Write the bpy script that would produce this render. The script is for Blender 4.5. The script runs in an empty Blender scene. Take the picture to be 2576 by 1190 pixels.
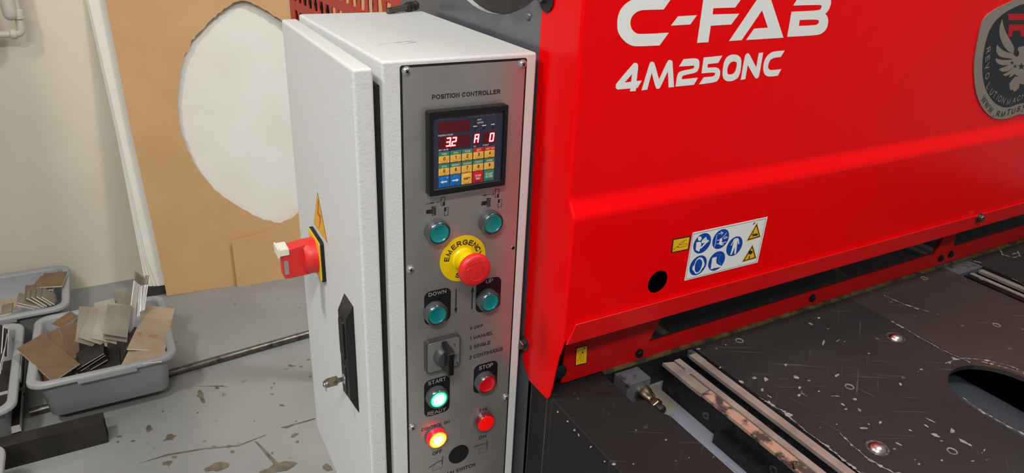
import bpy, bmesh, math, random
from mathutils import Vector, Matrix
from mathutils.geometry import tessellate_polygon

scene = bpy.context.scene
C = scene.collection
FZ = -1260.0                      # the shop floor, in millimetres below the cabinet top

def W(p):
    """millimetres (x right, y away, z up from the cabinet's top front-left corner) to metres above the floor"""
    return Vector((p[0] / 1000.0, p[1] / 1000.0, (p[2] - FZ) / 1000.0))

# ------------------------------------------------------------------ camera, sky, lamps, exposure
cam = bpy.data.cameras.new('camera'); cam_o = bpy.data.objects.new('camera', cam); C.objects.link(cam_o)
_r = Vector((0.87279489, -0.48592175, 0.04592537)); _d = Vector((-0.16857499, -0.38840995, -0.90593608)); _f = Vector((0.45805191, 0.78295451, -0.42091648))
_m = Matrix((( _r.x, -_d.x, -_f.x), (_r.y, -_d.y, -_f.y), (_r.z, -_d.z, -_f.z))).to_4x4()
_m.translation = W((-243.955, -695.045, 148.478))
cam_o.matrix_world = _m
cam.sensor_fit = 'HORIZONTAL'; cam.sensor_width = 36.0; cam.lens = 36.0 * 1791.46 / 2576.0
cam.clip_start = 0.02; cam.clip_end = 60
scene.camera = cam_o

world = bpy.data.worlds.new('room_light'); scene.world = world
world.use_nodes = True
world.node_tree.nodes['Background'].inputs[0].default_value = (0.93, 0.96, 1.0, 1)
world.node_tree.nodes['Background'].inputs[1].default_value = 0.25

def area(name, loc, sx, sy, power, col=(1, .97, .92), tilt=(0, 0, 0)):
    l = bpy.data.lights.new(name, 'AREA'); l.shape = 'RECTANGLE'; l.size = sx; l.size_y = sy; l.energy = power; l.color = col
    o = bpy.data.objects.new(name, l); C.objects.link(o); o.location = loc; o.rotation_euler = tilt
    return o
# fluorescent ceiling fittings, 2.9 m up
area('ceiling_lamp', (-1.40, 0.20, 2.9), 0.3, 0.3, 36)
area('ceiling_lamp', (1.00, 0.70, 2.9), 0.3, 0.3, 34)
area('ceiling_lamp', (-1.00, -1.60, 2.9), 1.2, 0.3, 72)
area('ceiling_lamp', (1.10, -0.60, 2.9), 1.2, 0.3, 23)

vs = scene.view_settings
vs.view_transform = 'Standard'; vs.look = 'None'; vs.exposure = 0.0; vs.gamma = 1.0; vs.use_curve_mapping = False

# ------------------------------------------------------------------ materials
def lin(c):
    return tuple(((v / 255.0) / 12.92 if v / 255.0 <= 0.04045 else ((v / 255.0 + 0.055) / 1.055) ** 2.4) for v in c) + (1.0,)

MATS = {}
def mat(name, col, rough=0.5, metal=0.0, bump=None, mottle=None, emit=None, coat=0.0, aniso=None, spec=None, trans=0.0):
    """procedural principled material; bump=(scale, strength, distance mm), mottle=(scale, other colour, contrast lo, hi)"""
    m = bpy.data.materials.new(name); m.use_nodes = True
    nt = m.node_tree; N = nt.nodes; L = nt.links
    b = N['Principled BSDF']
    b.inputs['Base Color'].default_value = lin(col); b.inputs['Roughness'].default_value = rough; b.inputs['Metallic'].default_value = metal
    if coat: b.inputs['Coat Weight'].default_value = coat; b.inputs['Coat Roughness'].default_value = 0.08
    if spec is not None: b.inputs['Specular IOR Level'].default_value = spec
    if trans: b.inputs['Transmission Weight'].default_value = trans
    tc = N.new('ShaderNodeTexCoord')
    if mottle:
        mp = N.new('ShaderNodeMapping'); L.new(tc.outputs['Object'], mp.inputs['Vector'])
        mp.inputs['Scale'].default_value = mottle[4] if len(mottle) > 4 else (1, 1, 1)
        n = N.new('ShaderNodeTexNoise'); n.inputs['Scale'].default_value = mottle[0]; n.inputs['Detail'].default_value = 5
        L.new(mp.outputs[0], n.inputs['Vector'])
        r = N.new('ShaderNodeValToRGB'); r.color_ramp.elements[0].position = mottle[2]; r.color_ramp.elements[1].position = mottle[3]
        r.color_ramp.elements[0].color = lin(col); r.color_ramp.elements[1].color = lin(mottle[1])
        L.new(n.outputs['Fac'], r.inputs['Fac']); L.new(r.outputs['Color'], b.inputs['Base Color'])
    if bump:
        n = N.new('ShaderNodeTexNoise'); n.inputs['Scale'].default_value = bump[0]; n.inputs['Detail'].default_value = 2
        mp = N.new('ShaderNodeMapping'); L.new(tc.outputs['Object'], mp.inputs['Vector']); L.new(mp.outputs[0], n.inputs['Vector'])
        if len(bump) > 3: mp.inputs['Scale'].default_value = bump[3]
        bp = N.new('ShaderNodeBump'); bp.inputs['Strength'].default_value = bump[1]; bp.inputs['Distance'].default_value = bump[2] / 1000.0
        L.new(n.outputs['Fac'], bp.inputs['Height']); L.new(bp.outputs['Normal'], b.inputs['Normal'])
    if emit:
        b.inputs['Emission Color'].default_value = lin(emit[0]); b.inputs['Emission Strength'].default_value = emit[1]
    MATS[name] = m
    return m

M = {}
M['powder'] = mat('white_powder_coat', (210, 211, 209), .55, spec=.3, bump=(290, .42, 1.0))
M['powder_top'] = M['powder']
M['rubber'] = mat('black_rubber', (14, 14, 16), .6)
M['black_plastic'] = mat('black_plastic', (20, 20, 22), .38)
M['black_satin'] = mat('black_satin_plastic', (16, 16, 17), .3, bump=(900, .1, .3))
M['steel_panel'] = mat('brushed_steel_panel', (188, 184, 178), .33, .72, mottle=(9, (168, 164, 159), .35, .7), bump=(60, .05, .3, (1, 1, 14)))
M['chrome'] = mat('chrome', (128, 128, 130), .2, .85)
M['zinc'] = mat('zinc_plated_steel', (190, 192, 192), .28, .7)
M['nickel'] = mat('worn_nickel', (170, 160, 138), .3, 1.0, mottle=(120, (112, 100, 80), .45, .7))
M['bezel_grey'] = mat('grey_button_bezel', (78, 84, 90), .4)
M['teal'] = mat('teal_button_lens', (0, 122, 122), .3, coat=.5)
M['red_lens'] = mat('red_button_lens', (196, 10, 22), .3, coat=.5, emit=((200, 0, 10), .10))
M['red_lamp'] = mat('red_lamp_lens', (225, 12, 10), .28, coat=.5, emit=((235, 5, 0), .45))
M['red_clear'] = mat('dark_red_lamp_body', (120, 20, 28), .2, coat=.6)
M['red_glow'] = mat('glowing_red_lamp_body', (200, 20, 40), .3, emit=((255, 10, 40), 1.1))
M['green_glow'] = mat('glowing_green_rim', (0, 130, 80), .3, emit=((0, 190, 110), .55))
M['yellow'] = mat('yellow_legend_plate', (226, 196, 10), .35)
M['yellow_bright'] = mat('yellow_collar_plastic', (250, 222, 0), .35)
M['estop_red'] = mat('red_mushroom_plastic', (212, 34, 36), .42)
M['ink'] = mat('black_print', (26, 22, 26), .5)
M['ink_grey'] = mat('grey_brown_print', (74, 68, 66), .5)
M['tag_black'] = mat('black_label_tag', (18, 18, 22), .38)
M['tag_text'] = mat('silver_tag_print', (165, 163, 160), .4)
M['white_print'] = mat('white_print', (225, 225, 228), .5)
M['dim_print'] = mat('dim_grey_print', (105, 92, 92), .5)
M['face_navy'] = mat('navy_controller_face', (44, 47, 66), .35, coat=.2)
M['led_window'] = mat('dark_red_display_window', (72, 4, 16), .25, coat=.3, emit=((70, 0, 8), .35))
M['led_off'] = mat('unlit_segment', (92, 8, 22), .4)
M['led_halo'] = mat('red_segment_glow', (255, 0, 20), .4, emit=((255, 0, 25), 2.2))
M['led_core'] = mat('lit_segment', (255, 200, 180), .4, emit=((255, 214, 196), 3.2))
M['led_dot'] = mat('dark_led', (40, 14, 24), .3)
M['key_yellow'] = mat('yellow_key', (236, 184, 74), .42)
M['key_green'] = mat('green_key_header', (50, 132, 108), .42)
M['key_red'] = mat('red_key', (206, 24, 40), .42)
M['key_blue'] = mat('blue_key', (14, 106, 180), .42)
M['switch_plate'] = mat('silver_switch_plate', (150, 150, 147), .4, .6)
M['badge_silver'] = mat('badge_silver', (146, 134, 122), .45, .3)
M['switch_grey'] = mat('dark_grey_switch_body', (62, 62, 64), .4)
M['silver_edge'] = mat('silver_edge', (200, 200, 198), .3, .9)
M['iso_yellow'] = mat('isolator_yellow_plate', (228, 190, 40), .4)
M['iso_red'] = mat('isolator_red_plastic', (214, 42, 40), .45)
M['iso_white'] = mat('white_plastic_tab', (226, 222, 205), .45)
M['iso_grey'] = mat('grey_slider', (150, 142, 136), .45)
M['warn_yellow'] = mat('warning_yellow_foil', (228, 170, 22), .4)
M['warn_edge'] = mat('warning_foil_edge', (96, 74, 22), .5)
M['warn_red'] = mat('warning_red_print', (196, 76, 44), .5)
M['red_paint'] = mat('red_gloss_paint', (232, 1, 6), .26, bump=(160, .05, .6), spec=.13)
M['red_hem'] = mat('red_hem_paint', (205, 6, 10), .3, bump=(160, .05, .6), spec=.5)
M['red_paint_dull'] = mat('red_satin_paint', (176, 10, 14), .42, bump=(160, .05, .6), spec=.25)
M['grille_red'] = mat('red_grille_paint', (186, 50, 42), .45)
M['vinyl_white'] = mat('white_vinyl', (226, 226, 222), .45, bump=(180, .06, .5))
M['vinyl_line'] = mat('thin_grey_print', (70, 84, 92), .5)
M['sign_blue'] = mat('mandatory_blue', (4, 64, 158), .45)
M['sign_yellow'] = mat('sign_yellow', (232, 180, 10), .45)
M['sign_tan'] = mat('sticker_margin', (226, 176, 84), .5)
M['sky_blue'] = mat('light_blue_print', (60, 150, 225), .5)
M['frame_grey'] = mat('grey_frame_paint', (86, 87, 93), .3, bump=(120, .06, .8), coat=.3)
M['frame_pale'] = mat('pale_hole_wall', (196, 202, 198), .45)
M['interior_dark'] = mat('dark_machine_interior', (30, 25, 27), .4)
M['interior_plum'] = mat('dark_plum_casting', (46, 35, 39), .45)
M['smoked'] = mat('smoked_window_pane', (26, 26, 27), .14, coat=.2)
M['blackened'] = mat('blackened_bolt', (30, 27, 28), .45, .5)
M['bolt_steel'] = mat('oiled_bolt_steel', (104, 100, 92), .38, .9)
M['dirt'] = mat('brown_grime', (92, 78, 44), .7, mottle=(60, (48, 40, 26), .4, .62))
M['bed_grey'] = mat('blue_grey_bed_paint', (112, 116, 128), .4, mottle=(28, (128, 116, 92), .62, .8))
M['bed_dirt'] = mat('dirty_bed_paint', (122, 112, 94), .6, mottle=(45, (112, 114, 122), .45, .62))
M['bed_black'] = mat('black_bed_steel', (26, 26, 28), .45)
M['block_grey'] = mat('grey_block_steel', (94, 96, 102), .45, .3, mottle=(70, (52, 52, 56), .58, .72))
M['arm_black'] = mat('blackened_arm_steel', (20, 20, 21), .4, .3, mottle=(60, (40, 42, 43), .56, .75))
M['strip_steel'] = mat('ground_steel_strip', (150, 138, 129), .42, .2, mottle=(18, (126, 113, 105), .4, .65))
M['strip_worn'] = mat('worn_copper_strip', (168, 134, 116), .48, .2, mottle=(55, (66, 58, 55), .47, .58))
M['slot_dark'] = mat('dark_groove', (10, 9, 10), .6)
M['chute'] = mat('blue_black_chute_paint', (46, 51, 59), .5)
M['ball_steel'] = mat('polished_ball', (205, 200, 192), .27, 1.0)
M['ring_steel'] = mat('scuffed_ring', (128, 123, 118), .45, .3)
M['ball_ring'] = mat('dark_scuffed_ring', (84, 79, 76), .4, .5, mottle=(200, (130, 126, 122), .5, .65))
M['cardboard'] = mat('brown_hardboard', (202, 160, 112), .75, mottle=(7, (194, 152, 104), .35, .7), bump=(500, .08, .3))
M['card_edge'] = mat('torn_board_edge', (150, 112, 74), .85, bump=(600, .6, 1.5))
M['white_sheet'] = mat('white_sheet', (232, 229, 221), .55, mottle=(5, (226, 222, 212), .4, .7))
M['dark_block'] = mat('dark_sheet_shade', (46, 42, 42), .8)  # tone of the shade beneath the white sheets
M['tub_grey'] = mat('grey_tub_plastic', (146, 147, 148), .42, bump=(700, .25, .4))
M['plate_steel'] = mat('mill_steel_plate', (134, 127, 114), .45, .3, mottle=(16, (114, 102, 86), .4, .7))
M['plate_brown'] = mat('brown_filmed_plate', (112, 88, 64), .5, mottle=(20, (100, 78, 56), .4, .7))
M['plate_tan'] = mat('tan_papered_plate', (166, 147, 124), .6, mottle=(20, (150, 130, 106), .4, .7))
M['plate_edge'] = mat('bright_cut_edge', (226, 223, 216), .4, .15)
M['stamp_red'] = mat('red_stamp_ink', (168, 92, 72), .6)
M['pipe_steel'] = mat('dull_pipe_steel', (110, 104, 98), .36, .85, mottle=(40, (70, 64, 60), .5, .7))
M['tube_dark'] = mat('dark_mill_scale', (66, 62, 58), .42, .6, mottle=(12, (50, 47, 45), .4, .7))
M['white_paint'] = mat('old_white_pipe_paint', (200, 194, 184), .5, bump=(120, .2, 1.2))
M['chips'] = mat('bare_chip', (140, 138, 138), .6, mottle=(160, (96, 92, 93), .42, .62))
M['stain'] = mat('brown_oil_stain', (108, 100, 84), .55, mottle=(40, (84, 76, 62), .4, .65))
M['scuff'] = mat('grey_scuff', (158, 160, 160), .5)

def emissive_radial(name, stops, strength):
    """a lit lens: colour from its own lamp behind, by distance from the lens centre"""
    m = bpy.data.materials.new(name); m.use_nodes = True; nt = m.node_tree; N = nt.nodes; L = nt.links
    b = N['Principled BSDF']; b.inputs['Roughness'].default_value = .3
    tc = N.new('ShaderNodeTexCoord'); mp = N.new('ShaderNodeMapping'); mp.inputs['Location'].default_value = (-1, -1, -1); mp.inputs['Scale'].default_value = (2, 2, 2)
    L.new(tc.outputs['Generated'], mp.inputs['Vector'])
    g = N.new('ShaderNodeTexGradient'); g.gradient_type = 'SPHERICAL'
    fl = N.new('ShaderNodeMapping'); fl.inputs['Scale'].default_value = (1, 0, 1); L.new(mp.outputs[0], fl.inputs['Vector']); L.new(fl.outputs[0], g.inputs['Vector'])
    r = N.new('ShaderNodeValToRGB'); cr = r.color_ramp
    cr.elements[0].position = stops[0][0]; cr.elements[0].color = lin(stops[0][1]); cr.elements[1].position = stops[-1][0]; cr.elements[1].color = lin(stops[-1][1])
    for p, c in stops[1:-1]:
        e = cr.elements.new(p); e.color = lin(c)
    L.new(g.outputs['Fac'], r.inputs['Fac']); L.new(r.outputs['Color'], b.inputs['Emission Color']); L.new(r.outputs['Color'], b.inputs['Base Color'])
    b.inputs['Emission Strength'].default_value = strength
    return m
M['lens_white_green'] = emissive_radial('lit_start_lens', [(0, (30, 200, 130)), (.22, (120, 255, 210)), (.5, (235, 255, 246)), (1, (255, 255, 255))], 1.6)
M['lens_amber'] = emissive_radial('lit_control_lens', [(0, (255, 120, 10)), (.16, (255, 206, 40)), (.5, (255, 246, 150)), (1, (255, 253, 225))], 1.6)

def floor_material():
    m = bpy.data.materials.new('grey_painted_concrete'); m.use_nodes = True; nt = m.node_tree; N = nt.nodes; L = nt.links; b = N['Principled BSDF']
    tc = N.new('ShaderNodeTexCoord')
    n1 = N.new('ShaderNodeTexNoise'); n1.inputs['Scale'].default_value = 3.2; n1.inputs['Detail'].default_value = 7; L.new(tc.outputs['Object'], n1.inputs['Vector'])
    r1 = N.new('ShaderNodeValToRGB'); r1.color_ramp.elements[0].position = .3; r1.color_ramp.elements[1].position = .72
    r1.color_ramp.elements[0].color = lin((128, 130, 129)); r1.color_ramp.elements[1].color = lin((143, 144, 141)); L.new(n1.outputs['Fac'], r1.inputs['Fac'])
    n2 = N.new('ShaderNodeTexNoise'); n2.inputs['Scale'].default_value = 24; n2.inputs['Detail'].default_value = 6; L.new(tc.outputs['Object'], n2.inputs['Vector'])
    r2 = N.new('ShaderNodeValToRGB'); r2.color_ramp.elements[0].position = .66; r2.color_ramp.elements[1].position = .73
    r2.color_ramp.elements[0].color = (0, 0, 0, 1); r2.color_ramp.elements[1].color = (1, 1, 1, 1); L.new(n2.outputs['Fac'], r2.inputs['Fac'])
    mx = N.new('ShaderNodeMixRGB'); L.new(r2.outputs['Color'], mx.inputs[0]); L.new(r1.outputs['Color'], mx.inputs[1]); mx.inputs[2].default_value = lin((112, 108, 100))
    L.new(mx.outputs[0], b.inputs['Base Color'])
    rr = N.new('ShaderNodeMapRange'); rr.inputs[1].default_value = .3; rr.inputs[2].default_value = .7; rr.inputs[3].default_value = .34; rr.inputs[4].default_value = .55
    L.new(n1.outputs['Fac'], rr.inputs[0]); L.new(rr.outputs[0], b.inputs['Roughness'])
    bp = N.new('ShaderNodeBump'); bp.inputs['Strength'].default_value = .12; bp.inputs['Distance'].default_value = .003; L.new(n2.outputs['Fac'], bp.inputs['Height']); L.new(bp.outputs['Normal'], b.inputs['Normal'])
    return m
M['floor'] = floor_material()
M['wall'] = mat('cream_wall_paint', (224, 216, 196), .6, mottle=(4, (218, 209, 188), .35, .7), bump=(60, .08, 1.5))

def table_material(name, a, bcol, brown):
    """worn black table steel: mottled bluing plus fine directional scratches"""
    m = bpy.data.materials.new(name); m.use_nodes = True; nt = m.node_tree; N = nt.nodes; L = nt.links; b = N['Principled BSDF']
    tc = N.new('ShaderNodeTexCoord')
    n1 = N.new('ShaderNodeTexNoise'); n1.inputs['Scale'].default_value = 5; n1.inputs['Detail'].default_value = 6; L.new(tc.outputs['Object'], n1.inputs['Vector'])
    r1 = N.new('ShaderNodeValToRGB'); r1.color_ramp.elements[0].position = .3; r1.color_ramp.elements[1].position = .72
    r1.color_ramp.elements[0].color = lin(a); r1.color_ramp.elements[1].color = lin(bcol); L.new(n1.outputs['Fac'], r1.inputs['Fac'])
    last = r1.outputs['Color']
    for ang, sc, lo, hi in ((.5, (5, 160, 1), .66, .80), (-.62, (4, 130, 1), .68, .82), (1.35, (6, 150, 1), .70, .84)):
        mp = N.new('ShaderNodeMapping'); mp.inputs['Rotation'].default_value = (0, 0, ang); mp.inputs['Scale'].default_value = sc
        rot = N.new('ShaderNodeMapping'); rot.inputs['Rotation'].default_value = (0, 0, ang); L.new(tc.outputs['Object'], rot.inputs['Vector'])
        sca = N.new('ShaderNodeMapping'); sca.inputs['Scale'].default_value = sc; L.new(rot.outputs[0], sca.inputs['Vector'])
        n = N.new('ShaderNodeTexNoise'); n.inputs['Scale'].default_value = 1.6; n.inputs['Detail'].default_value = 4; L.new(sca.outputs[0], n.inputs['Vector'])
        r = N.new('ShaderNodeValToRGB'); r.color_ramp.elements[0].position = lo; r.color_ramp.elements[1].position = hi
        r.color_ramp.elements[0].color = (0, 0, 0, 1); r.color_ramp.elements[1].color = (.55, .55, .55, 1); L.new(n.outputs['Fac'], r.inputs['Fac'])
        mx = N.new('ShaderNodeMixRGB'); L.new(r.outputs['Color'], mx.inputs[0]); L.new(last, mx.inputs[1]); mx.inputs[2].default_value = lin((122, 118, 116)); last = mx.outputs[0]
    n3 = N.new('ShaderNodeTexNoise'); n3.inputs['Scale'].default_value = 46; n3.inputs['Detail'].default_value = 4; L.new(tc.outputs['Object'], n3.inputs['Vector'])
    r3 = N.new('ShaderNodeValToRGB'); r3.color_ramp.elements[0].position = .70; r3.color_ramp.elements[1].position = .74
    r3.color_ramp.elements[0].color = (0, 0, 0, 1); r3.color_ramp.elements[1].color = (.8, .8, .8, 1); L.new(n3.outputs['Fac'], r3.inputs['Fac'])
    mx = N.new('ShaderNodeMixRGB'); L.new(r3.outputs['Color'], mx.inputs[0]); L.new(last, mx.inputs[1]); mx.inputs[2].default_value = lin(brown)
    L.new(mx.outputs[0], b.inputs['Base Color'])
    b.inputs['Metallic'].default_value = 0; b.inputs['Roughness'].default_value = .5; b.inputs['Specular IOR Level'].default_value = .25
    return m
M['table'] = table_material('worn_black_table', (45, 43, 42), (34, 33, 33), (100, 98, 97))
M['table_brown'] = table_material('worn_brown_table', (60, 52, 48), (43, 39, 37), (120, 112, 108))
M['table_black'] = table_material('black_painted_table', (32, 30, 30), (24, 23, 24), (60, 57, 57))

# ------------------------------------------------------------------ mesh helpers (all shapes in millimetres)
class MB:
    def __init__(s): s.v = []; s.f = []; s.m = []; s.k = 0
    def mat(s, k): s.k = k; return s
    def add(s, vs_, fs):
        o = len(s.v); s.v += [tuple(p) for p in vs_]
        for f in fs: s.f.append([o + i for i in f]); s.m.append(s.k)
        return s
    def hexa(s, p):          # 8 points: bottom ring 0-3, top ring 4-7
        return s.add(p, [(0, 3, 2, 1), (4, 5, 6, 7), (0, 1, 5, 4), (1, 2, 6, 5), (2, 3, 7, 6), (3, 0, 4, 7)])
    def box(s, x0, x1, y0, y1, z0, z1):
        return s.hexa([(x0, y0, z0), (x1, y0, z0), (x1, y1, z0), (x0, y1, z0), (x0, y0, z1), (x1, y0, z1), (x1, y1, z1), (x0, y1, z1)])
    def prism(s, ring, vec):
        n = len(ring); v2 = [tuple(Vector(p) + Vector(vec)) for p in ring]
        return s.add(list(ring) + v2, [tuple(range(n))[::-1], tuple(range(n, 2 * n))] + [(i, (i + 1) % n, n + (i + 1) % n, n + i) for i in range(n)])
    def stag(s, pts):
        """print laid down later sits a hair in front of what was laid down before"""
        s.n = getattr(s, 'n', -1) + 1
        if len(pts) < 3 or s.n == 0: return pts
        p = [Vector(q) for q in pts]; c = p[0]; nn = Vector((0, 0, 0))
        for a_, b_ in zip(p, p[1:] + p[:1]): nn += (a_ - c).cross(b_ - c)
        if nn.length < 1e-9: return pts
        nn.normalize()
        if nn.dot(Vector((-244, -695, 148)) - c) < 0: nn = -nn
        return [tuple(q + nn * (.008 * (s.n % 40))) for q in p]
    def flat(s, loops, fn):
        """flat print: 2-D loops (outer, holes...) mapped by fn to 3-D"""
        pts = [p for l in loops for p in l]
        tri = tessellate_polygon([[Vector((p[0], p[1], 0)) for p in l] for l in loops])
        return s.add(s.stag([fn(p) for p in pts]), [tuple(t) for t in tri])
    def slab(s, loops, fa, fb):
        """solid between two mapped copies of 2-D loops (with holes)"""
        pts = [p for l in loops for p in l]; n = len(pts)
        tri = tessellate_polygon([[Vector((p[0], p[1], 0)) for p in l] for l in loops])
        fs = [tuple(t) for t in tri] + [tuple(n + i for i in t)[::-1] for t in tri]
        o = 0
        for l in loops:
            k = len(l)
            for i in range(k): fs.append((o + i, o + (i + 1) % k, n + o + (i + 1) % k, n + o + i))
            o += k
        return s.add([fa(p) for p in pts] + [fb(p) for p in pts], fs)
    def lathe(s, c, ax, prof, n=28, ref=None):
        ax = Vector(ax).normalized(); u = Vector(ref) if ref else (Vector((0, 0, 1)) if abs(ax.z) < .9 else Vector((1, 0, 0)))
        u = (u - ax * u.dot(ax)).normalized(); w = ax.cross(u); c = Vector(c)
        vs_ = []; rows = []
        for r, h in prof:
            if r <= 1e-6: rows.append([len(vs_)]); vs_.append(c + ax * h)
            else:
                rows.append(list(range(len(vs_), len(vs_) + n)))
                for i in range(n):
                    t = 2 * math.pi * i / n; vs_.append(c + ax * h + (u * math.cos(t) + w * math.sin(t)) * r)
        fs = []
        for a, b in zip(rows, rows[1:]):
            for i in range(n):
                j = (i + 1) % n
                if len(a) == 1 and len(b) == 1: continue
                if len(a) == 1: fs.append((a[0], b[j], b[i]))
                elif len(b) == 1: fs.append((a[i], a[j], b[0]))
                else: fs.append((a[i], a[j], b[j], b[i]))
        return s.add(vs_, fs)
    def cyl(s, p0, p1, r0, r1=None, n=20):
        p0 = Vector(p0); p1 = Vector(p1); r1 = r0 if r1 is None else r1; L_ = (p1 - p0).length
        return s.lathe(p0, p1 - p0, [(0, 0), (r0, 0), (r1, L_), (0, L_)], n)
    def tube(s, path, r, n=14):
        path = [Vector(p) for p in path]; rows = []; vs_ = []
        ref = None
        for i, p in enumerate(path):
            t = (path[min(i + 1, len(path) - 1)] - path[max(i - 1, 0)]).normalized()
            if ref is None: ref = Vector((0, 0, 1)) if abs(t.z) < .9 else Vector((1, 0, 0))
            u = (ref - t * ref.dot(t)).normalized(); ref = u; w = t.cross(u)
            rr = r[i] if isinstance(r, (list, tuple)) else r
            rows.append(len(vs_)); vs_ += [p + (u * math.cos(2 * math.pi * k / n) + w * math.sin(2 * math.pi * k / n)) * rr for k in range(n)]
        fs = [tuple(range(n))[::-1]] + [tuple(rows[-1] + k for k in range(n))]
        for a, b in zip(rows, rows[1:]):
            for k in range(n): fs.append((a + k, a + (k + 1) % n, b + (k + 1) % n, b + k))
        return s.add(vs_, fs)
    def line(s, pts, w, fn):
        """a flat mitred stroke of width w along 2-D points, square at the ends"""
        P_ = [Vector((p[0], p[1])) for p in pts]; P_ = [p for i, p in enumerate(P_) if i == 0 or (p - P_[i - 1]).length > 1e-5]
        if len(P_) < 2: return s
        closed = len(P_) > 3 and (P_[0] - P_[-1]).length < 1e-4
        if closed: P_ = P_[:-1]
        else:
            d0 = (P_[1] - P_[0]).normalized(); d1 = (P_[-1] - P_[-2]).normalized(); P_[0] = P_[0] - d0 * w * .5; P_[-1] = P_[-1] + d1 * w * .5
        n = len(P_); L_ = []; R_ = []
        for i in range(n):
            din = (P_[i] - P_[i - 1]).normalized() if (i > 0 or closed) else None; dout = (P_[(i + 1) % n] - P_[i]).normalized() if (i < n - 1 or closed) else None
            di = din or dout; do = dout or din
            na = Vector((-di.y, di.x)); nb = Vector((-do.y, do.x)); m_ = na + nb
            if m_.length < .2: m_ = na
            m_.normalize(); k = min(2.2, 1.0 / max(.3, m_.dot(na))) * w / 2
            L_.append(P_[i] + m_ * k); R_.append(P_[i] - m_ * k)
        v = s.stag([fn(p) for p in L_] + [fn(p) for p in R_[::-1]])
        v = v[:n] + v[n:][::-1]
        return s.add(v, [(i, (i + 1) % n, n + (i + 1) % n, n + i) for i in range(n if closed else n - 1)])
    def xf(s, mtx, start=0):
        s.v[start:] = [tuple(mtx @ Vector(p)) for p in s.v[start:]]; return s
    def build(s, name, mats, parent=None, bevel=0.0, seg=2, smooth=40, local=None, recalc=True, label=None):
        me = bpy.data.meshes.new(name)
        base = Vector(local) if local is not None else None
        me.from_pydata([(Vector(p) - base) / 1000.0 if base is not None else W(p) for p in s.v], [], s.f)
        ml = mats if isinstance(mats, (list, tuple)) else [mats]
        for m_ in ml: me.materials.append(m_ if not isinstance(m_, str) else M[m_])
        if len(ml) > 1: me.polygons.foreach_set('material_index', s.m)
        if bevel or recalc:
            bm = bmesh.new(); bm.from_mesh(me)
            if recalc: bmesh.ops.recalc_face_normals(bm, faces=bm.faces)
            if bevel:
                es = [e for e in bm.edges if len(e.link_faces) == 2 and e.calc_face_angle(0) > math.radians(25)]
                bmesh.ops.bevel(bm, geom=es, offset=bevel / 1000.0, segments=seg, profile=.5, affect='EDGES', clamp_overlap=True)
            bm.to_mesh(me); bm.free()
        if smooth:
            me.polygons.foreach_set('use_smooth', [True] * len(me.polygons)); me.set_sharp_from_angle(angle=math.radians(smooth))
        me.update()
        o = bpy.data.objects.new(name, me)
        if bevel and smooth:
            wn = o.modifiers.new('normals', 'WEIGHTED_NORMAL'); wn.keep_sharp = True; wn.weight = 80
        C.objects.link(o)
        if base is not None: o.location = W(base)
        if parent is not None:
            o.parent = parent; o.matrix_parent_inverse = world_of(parent).inverted()
        if label: o['label'] = label
        return o

def world_of(o):
    m_ = Matrix.LocRotScale(o.location, o.rotation_euler, o.scale)
    if o.parent is not None: m_ = world_of(o.parent) @ o.matrix_parent_inverse @ m_
    return m_

def thing(name, label, cat, at, group=None):
    o = bpy.data.objects.new(name, None); C.objects.link(o); o.location = W(at); o.empty_display_size = .05
    o['label'] = label; o['category'] = cat
    if group: o['group'] = group
    return o
def tag(o, label, cat, group=None):
    o['label'] = label; o['category'] = cat
    if group: o['group'] = group
    return o
def structure(o): o['kind'] = 'structure'; return o

def _arc(cx, cy, rx, ry, a0, a1, n=12): return [(cx + rx * math.cos(math.radians(a0 + (a1 - a0) * i / n)), cy + ry * math.sin(math.radians(a0 + (a1 - a0) * i / n))) for i in range(n + 1)]
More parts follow.
